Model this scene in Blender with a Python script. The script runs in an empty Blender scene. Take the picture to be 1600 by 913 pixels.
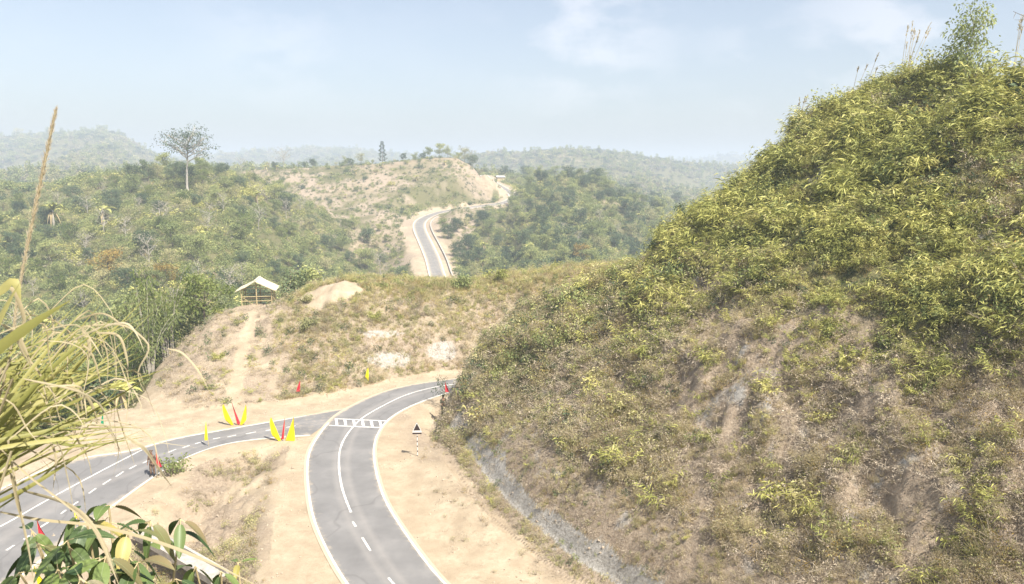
import bpy, math, random
import numpy as np
from mathutils import Vector
from math import radians, sin, cos, pi

# ------------------------------------------------------------------ camera, sky, sun, exposure
scene = bpy.context.scene
COL = scene.collection
FPX = 1155.0
EYE = np.array([0.0, 0.0, 20.0])
PITCH = math.atan((456.5 - 262.0) / FPX)
CP, SP = cos(PITCH), sin(PITCH)

cam_data = bpy.data.cameras.new("camera")
cam_data.sensor_width = 36.0
cam_data.lens = 36.0 * FPX / 1600.0
cam_data.clip_start = 0.05
cam_data.clip_end = 20000.0
cam_data.dof.use_dof = True
cam_data.dof.focus_distance = 45.0
cam_data.dof.aperture_fstop = 9.0
cam = bpy.data.objects.new("camera", cam_data)
COL.objects.link(cam)
cam.location = EYE
cam.rotation_euler = (pi / 2 - PITCH, 0, 0)
scene.camera = cam

SUN_EL = radians(54)
SUN_AZ = math.atan2(0.69, -0.72)          # clockwise from +Y
SUN_DIR = np.array([sin(SUN_AZ) * cos(SUN_EL), cos(SUN_AZ) * cos(SUN_EL), sin(SUN_EL)])

scene.view_settings.view_transform = 'Standard'
scene.view_settings.look = 'None'
scene.view_settings.gamma = 1.0
scene.view_settings.exposure = 1.08
scene.view_settings.use_curve_mapping = False

world = bpy.data.worlds.new("World")
scene.world = world
world.use_nodes = True
wn, wl = world.node_tree.nodes, world.node_tree.links
wn.clear()
wo = wn.new('ShaderNodeOutputWorld')
bg = wn.new('ShaderNodeBackground')
bg.inputs['Strength'].default_value = 0.104
sky = wn.new('ShaderNodeTexSky')
sky.sky_type = 'NISHITA'
sky.sun_disc = False
sky.sun_elevation = SUN_EL
sky.sun_rotation = SUN_AZ
sky.air_density = 1.0
sky.dust_density = 2.2
sky.ozone_density = 2.2
tc = wn.new('ShaderNodeTexCoord')
mp = wn.new('ShaderNodeMapping')
mp.inputs['Scale'].default_value = (1.0, 1.0, 2.1)
cn = wn.new('ShaderNodeTexNoise')
cn.inputs['Scale'].default_value = 9.0
cn.inputs['Detail'].default_value = 7
cn.inputs['Roughness'].default_value = 0.55
cr = wn.new('ShaderNodeValToRGB')
cr.color_ramp.elements[0].position = 0.44
cr.color_ramp.elements[0].color = (0, 0, 0, 1)
cr.color_ramp.elements[1].position = 0.58
cr.color_ramp.elements[1].color = (1, 1, 1, 1)
mixc = wn.new('ShaderNodeMixRGB')
mixc.inputs['Color2'].default_value = (7.0, 6.9, 7.2, 1)
hs = wn.new('ShaderNodeHueSaturation')
hs.inputs['Saturation'].default_value = 0.72
wl.new(tc.outputs['Generated'], mp.inputs['Vector'])
mp.inputs['Location'].default_value = (0.63, 0.2, 0.35)
wl.new(mp.outputs['Vector'], cn.inputs['Vector'])
wl.new(cn.outputs['Fac'], cr.inputs['Fac'])
wl.new(sky.outputs['Color'], hs.inputs['Color'])
wl.new(hs.outputs['Color'], mixc.inputs['Color1'])
# two soft cumulus banks where the clouds stand, broken up by the noise
msum = None
for (cu, cv, rad, amt) in ((920, 45, .16, .32), (1400, 40, .17, .32), (430, 60, .12, .14), (1200, 80, .12, .14)):
    dv = Vector(((cu - 800) / FPX, CP - (cv - 456.5) / FPX * SP, -SP - (cv - 456.5) / FPX * CP)).normalized()
    dn = wn.new('ShaderNodeVectorMath'); dn.operation = 'DISTANCE'; dn.inputs[1].default_value = dv
    sc_ = wn.new('ShaderNodeMapping'); 
    wl.new(tc.outputs['Generated'], dn.inputs[0])
    mr = wn.new('ShaderNodeMapRange'); mr.interpolation_type = 'SMOOTHSTEP'
    mr.inputs['From Min'].default_value = rad; mr.inputs['From Max'].default_value = 0.0; mr.inputs['To Max'].default_value = amt
    wl.new(dn.outputs['Value'], mr.inputs['Value'])
    if msum is None: msum = mr.outputs[0]
    else:
        ad = wn.new('ShaderNodeMath'); ad.operation = 'MAXIMUM'; wl.new(msum, ad.inputs[0]); wl.new(mr.outputs[0], ad.inputs[1]); msum = ad.outputs[0]
base_ = wn.new('ShaderNodeMath'); base_.operation = 'MULTIPLY_ADD'; base_.inputs[1].default_value = 1.0; base_.inputs[2].default_value = 0.03
wl.new(msum, base_.inputs[0])
mm_ = wn.new('ShaderNodeMath'); mm_.operation = 'MULTIPLY'
wl.new(cr.outputs['Color'], mm_.inputs[0]); wl.new(base_.outputs[0], mm_.inputs[1]); wl.new(mm_.outputs[0], mixc.inputs['Fac'])
tn = wn.new('ShaderNodeMixRGB'); tn.blend_type = 'MULTIPLY'; tn.inputs[0].default_value = 1.0; tn.inputs['Color2'].default_value = (.885, .865, .85, 1)
wl.new(mixc.outputs['Color'], tn.inputs['Color1']); wl.new(tn.outputs['Color'], bg.inputs['Color'])
wl.new(bg.outputs['Background'], wo.inputs['Surface'])

sun_data = bpy.data.lights.new("sun", 'SUN')
sun_data.energy = 4.6
sun_data.angle = radians(0.55)
sun_data.color = (1.0, 0.95, 0.86)
sun = bpy.data.objects.new("sun", sun_data)
COL.objects.link(sun)
sun.location = (60, -30, 90)
sun.rotation_euler = Vector(SUN_DIR.tolist()).to_track_quat('Z', 'Y').to_euler()

scene.render.engine = 'CYCLES'
scene.cycles.max_bounces = 5
scene.cycles.diffuse_bounces = 2
scene.cycles.glossy_bounces = 2
scene.cycles.transmission_bounces = 2
scene.cycles.transparent_max_bounces = 6
scene.cycles.volume_bounces = 0
scene.cycles.use_denoising = True
scene.cycles.volume_max_steps = 64

# ------------------------------------------------------------------ numeric helpers
R = np.random.default_rng(11)
random.seed(5)

def lerp(a, b, t): return a + (b - a) * t
def sstep(a, b, x):
    t = np.clip((np.asarray(x, float) - a) / (b - a), 0, 1)
    return t * t * (3 - 2 * t)

def _hash(ix, iy, seed):
    h = (ix.astype(np.int64) * 374761393 + iy.astype(np.int64) * 668265263 + seed * 974634777) & 0xFFFFFFFF
    h = ((h ^ (h >> 13)) * 1274126177) & 0xFFFFFFFF
    h = (h ^ (h >> 16)) & 0xFFFFFFFF
    return h / 4294967295.0

def vnoise(x, y, seed=0):
    x = np.asarray(x, float); y = np.asarray(y, float)
    x0 = np.floor(x); y0 = np.floor(y)
    fx = x - x0; fy = y - y0
    fx = fx * fx * (3 - 2 * fx); fy = fy * fy * (3 - 2 * fy)
    a = _hash(x0, y0, seed); b = _hash(x0 + 1, y0, seed)
    c = _hash(x0, y0 + 1, seed); d = _hash(x0 + 1, y0 + 1, seed)
    return (a + (b - a) * fx) * (1 - fy) + (c + (d - c) * fx) * fy

def fbm(x, y, octv=4, seed=0, gain=0.5):
    s = 0; a = 1; n = 0
    for k in range(octv):
        s = s + a * (vnoise(x, y, seed + k * 7) - 0.5); n += a
        a *= gain
        x = x * 2.03 + 3.1; y = y * 2.03 + 7.7
    return s / n * 2      # about -1..1

def ray(px, py):
    x = (px - 800.0) / FPX; v = (py - 456.5) / FPX
    return np.array([x, CP - v * SP, -SP - v * CP])
def at_z(px, py, z=0.0):
    d = ray(px, py); t = (z - 20.0) / d[2]
    return EYE + d * t
def at_d(px, py, t):
    return EYE + ray(px, py) * t
def proj(x, y, z):
    x = np.asarray(x, float); y = np.asarray(y, float); dz = np.asarray(z, float) - 20.0
    dep = np.maximum(y * CP - dz * SP, 0.01)
    return 800 + FPX * x / dep, 456.5 - FPX * (y * SP + dz * CP) / dep

def seg_dist(x, y, pts):
    """distance to polyline and arclength-like parameter"""
    x = np.asarray(x, float); y = np.asarray(y, float)
    best = np.full(x.shape, 1e9); par = np.zeros(x.shape)
    for i in range(len(pts) - 1):
        ax, ay = pts[i][:2]; bx, by = pts[i + 1][:2]
        dx, dy = bx - ax, by - ay
        t = np.clip(((x - ax) * dx + (y - ay) * dy) / (dx * dx + dy * dy + 1e-9), 0, 1)
        d = np.hypot(x - ax - t * dx, y - ay - t * dy)
        m = d < best
        best = np.where(m, d, best); par = np.where(m, i + t, par)
    return best, par

def in_poly(x, y, poly):
    x = np.asarray(x, float); y = np.asarray(y, float)
    c = np.zeros(x.shape, bool); n = len(poly)
    for i in range(n):
        x1, y1 = poly[i][:2]; x2, y2 = poly[(i + 1) % n][:2]
        m = ((y1 > y) != (y2 > y))
        with np.errstate(divide='ignore', invalid='ignore'):
            xi = (x2 - x1) * (y - y1) / (y2 - y1 + 1e-12) + x1
        c ^= m & (x < xi)
    return c

def catmull(pts, n):
    """resample a polyline smoothly by arclength to n points"""
    P = np.array(pts, float)
    P = np.vstack([2 * P[0] - P[1], P, 2 * P[-1] - P[-2]])
    out = []
    for i in range(1, len(P) - 2):
        for t in np.linspace(0, 1, 24, endpoint=False):
            out.append(0.5 * ((2 * P[i]) + (-P[i - 1] + P[i + 1]) * t + (2 * P[i - 1] - 5 * P[i] + 4 * P[i + 1] - P[i + 2]) * t * t
                       + (-P[i - 1] + 3 * P[i] - 3 * P[i + 1] + P[i + 2]) * t ** 3))
    out.append(P[-2]); out = np.array(out)
    L = np.concatenate([[0], np.cumsum(np.linalg.norm(np.diff(out, axis=0), axis=1))])
    s = np.linspace(0, L[-1], n)
    return np.stack([np.interp(s, L, out[:, k]) for k in range(P.shape[1])], 1)

def smooth_poly(P, it=3):
    P = P.copy()
    for _ in range(it):
        P[1:-1] = 0.25 * P[:-2] + 0.5 * P[1:-1] + 0.25 * P[2:]
    return P

# ------------------------------------------------------------------ object helpers
def props(o, label=None, cat=None, group=None, kind=None):
    if label: o['label'] = label
    if cat: o['category'] = cat
    if group: o['group'] = group
    if kind: o['kind'] = kind
    return o

def empty(name, loc, rz=0.0, **k):
    o = bpy.data.objects.new(name, None)
    o.empty_display_size = 0.3
    COL.objects.link(o)
    o.location = Vector([float(c) for c in loc]); o.rotation_euler = (0, 0, rz)
    return props(o, **k)

def link(name, me, parent=None, **k):
    o = bpy.data.objects.new(name, me)
    COL.objects.link(o)
    if parent is not None: o.parent = parent
    return props(o, **k)

def mesh_np(name, verts, faces, mats, mi=None, smooth=False, attrs=None):
    """verts (N,3); faces = (M,4) or (M,3) array or list of arrays of those"""
    if isinstance(faces, np.ndarray): faces = [faces]
    me = bpy.data.meshes.new(name)
    verts = np.asarray(verts, np.float32)
    me.vertices.add(len(verts)); me.vertices.foreach_set('co', verts.ravel())
    loops = np.concatenate([f.ravel() for f in faces]).astype(np.int32)
    cnt = np.concatenate([np.full(len(f), f.shape[1]) for f in faces]).astype(np.int32)
    start = np.concatenate([[0], np.cumsum(cnt)[:-1]]).astype(np.int32)
    me.loops.add(len(loops)); me.loops.foreach_set('vertex_index', loops)
    me.polygons.add(len(cnt)); me.polygons.foreach_set('loop_start', start); me.polygons.foreach_set('loop_total', cnt)
    if mi is not None: me.polygons.foreach_set('material_index', np.asarray(mi, np.int32))
    me.polygons.foreach_set('use_smooth', np.full(len(cnt), smooth))
    if not isinstance(mats, (list, tuple)): mats = [mats]
    for m in mats: me.materials.append(m)
    me.update(calc_edges=True)
    if attrs:
        for k, a in attrs.items():
            a = np.asarray(a, np.float32)
            if a.ndim == 1:
                at = me.attributes.new(k, 'FLOAT', 'POINT'); at.data.foreach_set('value', a)
            else:
                at = me.attributes.new(k, 'FLOAT_VECTOR', 'POINT'); at.data.foreach_set('vector', a.ravel())
    return me

class Soup:
    """collects quads (as arrays) into one mesh"""
    def __init__(s): s.v = []; s.f = []; s.m = []; s.n = 0
    def add(s, V, F, m=0):
        V = np.asarray(V, float).reshape(-1, 3); F = np.asarray(F, int)
        s.v.append(V); s.f.append(F + s.n); s.m.append(np.full(len(F), m)); s.n += len(V)
    def tube(s, pts, rad, m=0, seg=6, cap=True):
        P = np.asarray(pts, float); n = len(P)
        rad = np.full(n, rad) if np.isscalar(rad) else np.asarray(rad, float)
        T = np.gradient(P, axis=0); T /= np.linalg.norm(T, axis=1)[:, None] + 1e-9
        ref = np.array([0, 0, 1.0]) if abs(T[0][2]) < 0.9 else np.array([1.0, 0, 0])
        U = np.cross(T, ref); U /= np.linalg.norm(U, axis=1)[:, None] + 1e-9
        W = np.cross(T, U)
        a = np.linspace(0, 2 * pi, seg, endpoint=False)
        V = P[:, None] + rad[:, None, None] * (np.cos(a)[None, :, None] * U[:, None] + np.sin(a)[None, :, None] * W[:, None])
        i = np.arange(n - 1)[:, None] * seg; j = np.arange(seg)[None]
        j2 = (j + 1) % seg
        F = np.stack([i + j, i + j2, i + seg + j2, i + seg + j], -1).reshape(-1, 4)
        V = V.reshape(-1, 3)
        s.add(V, F, m)
        if cap:
            k = seg
            for base in (0, (n - 1) * seg):
                c = V[base:base + k]
                ctr = c.mean(0)
                vv = np.vstack([c, ctr]); ff = []
                for q in range(0, k, 2):
                    ff.append([q, (q + 1) % k, (q + 2) % k, k])
                if k % 2 == 0: s.add(vv, np.array(ff), m)
    def box(s, c, size, m=0, rz=0.0):
        x, y, z = [q / 2 for q in size]
        V = np.array([[-x, -y, -z], [x, -y, -z], [x, y, -z], [-x, y, -z], [-x, -y, z], [x, -y, z], [x, y, z], [-x, y, z]])
        ca, sa = cos(rz), sin(rz)
        V = np.stack([V[:, 0] * ca - V[:, 1] * sa, V[:, 0] * sa + V[:, 1] * ca, V[:, 2]], 1) + np.array(c)
        s.add(V, [[0, 3, 2, 1], [4, 5, 6, 7], [0, 1, 5, 4], [1, 2, 6, 5], [2, 3, 7, 6], [3, 0, 4, 7]], m)
    def leaves(s, P, D, L, W, m=0, droop=0.0, nrm=None):
        """rhombic leaves from points P along D (n,3) with length L, width W"""
        n = len(P); D = D / (np.linalg.norm(D, axis=1)[:, None] + 1e-9)
        L = np.broadcast_to(L, n)[:, None]; W = np.broadcast_to(W, n)[:, None]
        N = R.normal(size=(n, 3)) if nrm is None else nrm
        S = np.cross(D, N); S /= np.linalg.norm(S, axis=1)[:, None] + 1e-9
        mid = P + D * L * 0.45 + np.array([0, 0, -1.0]) * droop * L * 0.1
        tip = P + D * L + np.array([0, 0, -1.0]) * droop * L * 0.45
        V = np.stack([P, mid + S * W / 2, tip, mid - S * W / 2], 1).reshape(-1, 3)
        i = np.arange(n)[:, None] * 4
        s.add(V, i + np.arange(4)[None], m)
    def blades(s, P, D, L, W, m=0, bend=0.5, segs=3):
        """arching ribbons"""
        n = len(P); D = D / (np.linalg.norm(D, axis=1)[:, None] + 1e-9)
        L = np.broadcast_to(L, n)[:, None]; W = np.broadcast_to(W, n)[:, None]; bend = np.broadcast_to(bend, n)[:, None]
        H = D.copy(); H[:, 2] = 0; H += R.normal(size=(n, 3)) * 0.02 * np.array([1, 1, 0]); H /= np.linalg.norm(H, axis=1)[:, None] + 1e-9
        S = np.stack([-H[:, 1], H[:, 0], np.zeros(n)], 1) + R.normal(size=(n, 3)) * 0.35
        S /= np.linalg.norm(S, axis=1)[:, None]
        rows = []
        for k in range(segs + 1):
            t = k / segs
            c = P + D * L * t + (H * 0.35 + np.array([0, 0, -1.0])) * (bend * L * t * t * 0.62)
            w = W * (1 - t ** 1.6) * 0.5 + 0.0008
            rows.append(c - S * w); rows.append(c + S * w)
        V = np.stack(rows, 1).reshape(-1, 3)
        F = []
        for k in range(segs): F.append([2 * k, 2 * k + 1, 2 * k + 3, 2 * k + 2])
        F = np.array(F)
        i = (np.arange(n) * (2 * (segs + 1)))[:, None, None]
        s.add(V, (i + F[None]).reshape(-1, 4), m)
    def mesh(s, name, mats, smooth=False):
        return mesh_np(name, np.vstack(s.v), np.vstack(s.f), mats, np.concatenate(s.m), smooth)

# ------------------------------------------------------------------ material helpers
MATS = {}
def newmat(name):
    m = bpy.data.materials.new(name); m.use_nodes = True
    nt = m.node_tree; nt.nodes.clear()
    out = nt.nodes.new('ShaderNodeOutputMaterial')
    MATS[name] = m
    return m, nt, out

def nd(nt, t, **kw):
    n = nt.nodes.new(t)
    for k, v in kw.items():
        if hasattr(n, k): setattr(n, k, v)
        else: n.inputs[k.replace('_', ' ')].default_value = v
    return n

def ramp(nt, stops, interp='LINEAR'):
    n = nt.nodes.new('ShaderNodeValToRGB'); r = n.color_ramp; r.interpolation = interp
    while len(r.elements) < len(stops): r.elements.new(0.5)
    for e, (p, c) in zip(r.elements, stops):
        e.position = p; e.color = (c[0], c[1], c[2], 1) if not np.isscalar(c) else (c, c, c, 1)
    return n

def leaf_mat(name, cols, trans=0.25, rough=0.6, nscale=0.35, spec=0.25, pos_w=0.55):
    """leaf colour varied per instance/object and by clump in world space"""
    m, nt, out = newmat(name)
    L = nt.links.new
    oi = nd(nt, 'ShaderNodeObjectInfo')
    geo = nd(nt, 'ShaderNodeNewGeometry')
    no = nd(nt, 'ShaderNodeTexNoise'); no.inputs['Scale'].default_value = nscale; no.inputs['Detail'].default_value = 3
    L(geo.outputs['Position'], no.inputs['Vector'])
    a = nd(nt, 'ShaderNodeMath', operation='MULTIPLY'); a.inputs[1].default_value = pos_w * 1.6
    b = nd(nt, 'ShaderNodeMath', operation='MULTIPLY_ADD'); b.inputs[1].default_value = 0.35
    c = nd(nt, 'ShaderNodeMath', operation='MULTIPLY_ADD'); c.inputs[1].default_value = 0.35
    d = nd(nt, 'ShaderNodeMath', operation='SUBTRACT'); d.inputs[1].default_value = pos_w * 0.8 - 0.15
    L(no.outputs['Fac'], a.inputs[0]); L(geo.outputs['Random Per Island'], b.inputs[0]); L(a.outputs[0], b.inputs[2])
    L(oi.outputs['Random'], c.inputs[0]); L(b.outputs[0], c.inputs[2]); L(c.outputs[0], d.inputs[0])
    n = len(cols)
    rp = ramp(nt, [((i + 0.5) / n, cc) for i, cc in enumerate(cols)])
    L(d.outputs[0], rp.inputs['Fac'])
    pr = nd(nt, 'ShaderNodeBsdfPrincipled'); pr.inputs['Roughness'].default_value = rough
    pr.inputs['Specular IOR Level'].default_value = spec
    L(rp.outputs['Color'], pr.inputs['Base Color'])
    if trans > 0:
        tr = nd(nt, 'ShaderNodeBsdfTranslucent'); mx = nd(nt, 'ShaderNodeMixShader'); mx.inputs[0].default_value = trans
        L(rp.outputs['Color'], tr.inputs['Color']); L(pr.outputs[0], mx.inputs[1]); L(tr.outputs[0], mx.inputs[2])
        L(mx.outputs[0], out.inputs['Surface'])
    else:
        L(pr.outputs[0], out.inputs['Surface'])
    return m

def plain_mat(name, col, rough=0.7, var=0.2, nscale=8.0, spec=0.3, bump=0.0, metallic=0.0, col2=None):
    m, nt, out = newmat(name); L = nt.links.new
    t = nd(nt, 'ShaderNodeTexCoord')
    no = nd(nt, 'ShaderNodeTexNoise'); no.inputs['Scale'].default_value = nscale; no.inputs['Detail'].default_value = 6
    L(t.outputs['Object'], no.inputs['Vector'])
    c2 = col2 if col2 else [q * (1 - var) for q in col]
    c1 = [min(1, q * (1 + var * 0.5)) for q in col]
    rp = ramp(nt, [(0.3, c2), (0.65, c1)])
    L(no.outputs['Fac'], rp.inputs['Fac'])
    pr = nd(nt, 'ShaderNodeBsdfPrincipled'); pr.inputs['Roughness'].default_value = rough
    pr.inputs['Specular IOR Level'].default_value = spec; pr.inputs['Metallic'].default_value = metallic
    L(rp.outputs['Color'], pr.inputs['Base Color'])
    if bump > 0:
        bp = nd(nt, 'ShaderNodeBump'); bp.inputs['Strength'].default_value = bump; bp.inputs['Distance'].default_value = 0.02
        L(no.outputs['Fac'], bp.inputs['Height']); L(bp.outputs['Normal'], pr.inputs['Normal'])
    L(pr.outputs[0], out.inputs['Surface'])
    return m
# ------------------------------------------------------------------ road lines, traced on the flat junction (z = 0)
def flat(pix): return np.array([at_z(a, b)[:2] for a, b in pix])

main_L = catmull(flat([(600, 990), (543, 913), (516, 869), (489, 807), (480, 742), (483, 707), (493, 688), (512, 662), (535, 643), (586, 618), (632, 604), (678, 597), (716, 592), (760, 590)]), 120)
main_R = catmull(flat([(775, 990), (696, 913), (671, 885), (632, 831), (601, 780), (587, 734), (584, 703), (589, 680), (605, 657), (632, 639), (663, 626), (686, 618), (712, 611), (760, 606)]), 120)
main_C = catmull(flat([(685, 990), (613, 910), (573, 850), (549, 802), (533, 757), (529.5, 715), (535, 691), (549, 670), (566, 653), (593, 637), (632, 618), (674, 606), (714, 600), (760, 597)]), 160)
left_U = catmull(flat([(-320, 905), (-150, 835), (0, 765), (111, 719), (200, 706), (267, 687), (350, 672), (425, 659), (500, 646), (545, 638)]), 120)
left_D = catmull(flat([(-150, 1050), (-60, 960), (10, 913), (42, 893), (111, 837), (183, 785), (238, 746), (277, 722), (312, 706), (350, 694), (387, 688), (425, 684), (485, 680)]), 120)
left_S = catmull(flat([(-160, 905), (0, 823), (80, 778), (160, 735), (222, 703)]), 60)
left_C = catmull(flat([(-30, 893), (38, 842), (68, 821), (97, 801), (145, 768), (187, 741), (228, 722), (269, 705), (311, 691), (362, 681), (390, 676), (422, 672), (470, 664), (520, 655)]), 200)
main_L = smooth_poly(main_L, 12); main_R = smooth_poly(main_R, 12); main_C = smooth_poly(main_C, 16)
left_U = smooth_poly(left_U, 12); left_D = smooth_poly(left_D, 12); left_C = smooth_poly(left_C, 16)
# the main road goes on behind the cutting
tail = np.array([[4, 68.5], [14, 69.5], [26, 67], [40, 61]])
main_mid = np.vstack([main_C[::6], tail])
ROADS = [main_mid, 0.5 * (left_U[::4] + left_D[::4])]

# far road in the valley
FR_PIX = [(712, 470, 215), (690, 445, 222), (683, 430, 232), (676, 405, 250), (665, 380, 272), (656, 360, 292), (656, 348, 308), (668, 339, 322), (692, 331, 334), (722, 326, 342), (760, 321, 352), (788, 317, 362), (803, 309, 378), (797, 301, 395), (780, 291, 420), (764, 282, 450), (756, 274, 480)]
far_pts = catmull([at_d(a, b, d) for a, b, d in FR_PIX], 140)
far_pts = smooth_poly(far_pts, 6)

# ------------------------------------------------------------------ terrain
CP_NEAR = np.array([[x, y, 0.0] for x, y in [(-60, 34), (-75, 22), (-45, 38), (-38, 42), (-31, 46), (-33, 54), (-28, 59), (-20, 61), (-14, 64.5), (-9, 67.5), (-3, 71.5), (4, 73.5),
        (14, 74), (26, 72), (40, 66), (60, 55), (-20, 50), (-10, 50), (0, 50), (0, 30), (20, 30), (40, 10), (-10, 30), (-20, 30), (-34, 30), (-55, 20), (-80, 10), (60, 25), (0, 0), (-30, 0), (30, 0)]]
    + [[-32.6, 66, .2], [-31.5, 70, 1.8], [-31.5, 74.5, 3.9], [-30.5, 80, 5.0], [-27, 81, 5.1], [-25, 66, 1.5], [-26, 73, 3.6], [-23, 76, 5.2], [-20.5, 79, 7.0], [-18, 78.5, 7.1], [-17, 70, 3.0], [-13.5, 83, 7.3], [-9.5, 74, 3.8], [-7.5, 84, 6.8],
       [0, 84, 7.4], [10, 84, 8.2], [25, 84, 9], [45, 80, 8], [-27, 88, 4.2], [-20, 90, 5.2], [-8, 94, 3], [10, 98, 2], [30, 100, 1], [-25, 98, -1], [-10, 112, -10], [15, 115, -10], [40, 115, -8], [-28, 112, -10],
       [-38, 62, -3.5], [-41, 70, -5.5], [-40, 80, -3], [-46, 60, -7], [-52, 75, -10], [-38, 92, -5], [-42, 105, -10], [-60, 55, -8], [-75, 70, -12], [-60, 95, -13], [-80, 45, -5], [-100, 60, -12], [-100, 30, -5], [70, 100, 0], [90, 60, 8], [-80, 110, -14], [60, 125, -10]])
def _tps(r2): return 0.5 * r2 * np.log(r2 + 1e-6)
def _fit(P):
    n = len(P); X = P[:, :2] / 20
    K = _tps(((X[:, None] - X[None]) ** 2).sum(-1)) + np.eye(n) * 0.002
    A = np.zeros((n + 3, n + 3)); A[:n, :n] = K; A[:n, n] = 1; A[:n, n + 1:] = X; A[n, :n] = 1; A[n + 1:, :n] = X.T
    return np.linalg.solve(A, np.concatenate([P[:, 2], [0, 0, 0]])), X
_W, _X = _fit(CP_NEAR)
def near_rbf(x, y):
    q = np.stack([np.clip(x, -110, 100), np.clip(y, -5, 135)], -1) / 20
    out = np.full(x.shape, _W[-3]) + q[..., 0] * _W[-2] + q[..., 1] * _W[-1]
    for k in range(len(_X)):
        out += _W[k] * _tps((q[..., 0] - _X[k, 0]) ** 2 + (q[..., 1] - _X[k, 1]) ** 2)
    return out

CREST = np.array([(-12, 60, 0), (-5.5, 60, 3.4), (-3.5, 61.5, 6.0), (-1, 62, 7.4), (2, 61, 9.6), (5.5, 58.6, 10.6), (9.5, 56, 12.3), (12.9, 57, 15.8), (18.5, 57, 19.6), (22.5, 57.5, 23.6), (26, 55.5, 26.1), (28.3, 53.5, 26.9), (29.8, 51.5, 24.6), (32.0, 49.5, 20.8), (38, 45, 17.5), (46, 40, 17), (60, 34, 24), (90, 30, 24)])
FOOT_D = None
def hill_d(x, y):
    return 0.87 * (x + 4.3) + 0.495 * (y - 49.7) + np.interp(y, [33, 37, 41, 45, 49, 53], [1.8, 2.0, 2.0, 1.3, .5, 0]) + 0.35 * fbm(x * 0.25, y * 0.25, 3, 51)
def smax(a, b, k):
    h = np.clip(0.5 + 0.5 * (a - b) / k, 0, 1)
    return b + (a - b) * h + k * h * (1 - h)
def hill(x, y):
    d = hill_d(x, y)
    yc = np.interp(x, CREST[:, 0], CREST[:, 1]); zc = np.interp(x, CREST[:, 0], CREST[:, 2])
    front = 0.9 * d - 0.2
    step = np.interp(d, [-.2, 0, .25, .5, .75, 1.15, 1.5, 1.9, 2.3, 3.2], [-5, 0, -.2, -.1, .1, .25, .42, 1.15, 1.6, 2.55])
    w_ = sstep(2.0, 3.2, d); front = step * (1 - w_) + front * w_
    n = (fbm(x * 0.13, y * 0.13, 4, 3) * 1.9 + np.abs(fbm(x * 0.33 + 5, y * 0.2, 3, 9)) * -0.9 + fbm(x * 0.8, y * 0.8, 3, 5) * 0.7)
    front = front + n * sstep(3.5, 8, d)
    side = 2.1 * (x + 5.3 + 0.5 * fbm(y * 0.4, x * 0, 2, 8)) + np.clip(52 - y, 0, 99) * 3
    # never above the crest line
    over = np.clip(y - yc + 1.6, 0, None)
    cap = zc + np.clip(yc - y, 0, 99) * 0.9 + fbm(x * 0.5, y * 0.5, 3, 6) * 0.35 + 0.15
    back = zc - (y - yc) * np.interp(x, [0, 9, 20], [1.25, 0.9, 0.7])
    capz = zc + 0.3 * np.clip(yc - y, 0, 99) * np.interp(x, [26, 29.5], [3.0, .1]) + 0.5 * fbm(x * .4, y * .4, 3, 12)
    front = -smax(-front, -capz, 1.2)
    z = np.minimum(np.minimum(front, side), np.where(y > yc, back, 1e3))
    z = np.where(y > yc - 4, np.minimum(z, zc + (yc - y) * 0.6 + 0.6 * fbm(x * .5, y * .5, 3, 6)), z)
    return z

def fan(x, y):
    Y = np.maximum(y, 1.0)
    return 800 + FPX * 0.986 * x / Y, np.maximum(Y, 1) 

def crestf(pts):
    P = np.array(pts, float)
    s = P[:, 0]; D = P[:, 2]; Z = 20 - (P[:, 1] - 262) / FPX * D
    return s, D, Z
L1 = crestf([(-700, 300, 300), (-300, 295, 290), (-100, 287, 285), (0, 287, 280), (60, 288, 285), (120, 285, 285), (180, 272, 290), (240, 264, 285), (300, 264, 280), (350, 268, 285), (400, 275, 290), (450, 300, 300), (520, 330, 310), (580, 355, 305), (640, 380, 300), (700, 470, 290)])
L2 = crestf([(250, 290, 420), (330, 275, 410), (400, 267, 405), (450, 262, 400), (500, 261, 400), (560, 257, 400), (620, 254, 400), (680, 247, 405), (715, 246, 410), (735, 256, 415), (752, 268, 420), (775, 282, 430), (830, 300, 440), (900, 330, 450)])
L3 = crestf([(672, 460, 260), (690, 430, 285), (700, 345, 325), (720, 334, 330), (760, 334, 330), (790, 330, 340), (815, 300, 350), (840, 284, 362), (870, 280, 370), (900, 281, 370), (930, 288, 365), (960, 303, 355), (1000, 325, 345), (1060, 350, 340), (1150, 365, 330), (1300, 370, 330), (1600, 380, 330)])
L3b = crestf([(740, 272, 520), (770, 272, 510), (820, 274, 500), (870, 276, 500), (930, 283, 500), (980, 300, 500), (1050, 320, 500), (1200, 330, 500)])
L4 = crestf([(a_, b_ + 5, c_) for a_, b_, c_ in [(600, 262, 1250), (680, 252, 1200), (720, 244, 1180), (760, 240, 1150), (820, 241, 1120), (860, 238, 1100), (930, 236, 1100), (970, 239, 1100), (1010, 249, 1120), (1060, 252, 1150), (1110, 256, 1200), (1180, 252, 1300), (1300, 254, 1400), (1700, 250, 1500)]])
L4b = crestf([(500, 300, 900), (800, 290, 800), (900, 275, 780), (1000, 285, 760), (1060, 300, 760), (1150, 300, 780), (1400, 290, 800)])
L5 = crestf([(a_, b_ + 11, c_) for a_, b_, c_ in [(-600, 212, 1450), (-200, 210, 1400), (-50, 215, 1380), (20, 213, 1350), (70, 206, 1300), (130, 204, 1280), (185, 202, 1250), (210, 207, 1240), (235, 222, 1220), (265, 240, 1200), (320, 252, 1200), (400, 259, 1200), (500, 262, 1250)]])
L6 = crestf([(-800, 250, 2600), (300, 248, 2400), (440, 243, 2100), (500, 238, 1900), (560, 240, 1900), (620, 247, 2000), (700, 252, 2300), (900, 252, 2800), (1150, 250, 3000), (1300, 250, 3000), (1700, 248, 3000), (2300, 250, 3000)])
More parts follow.
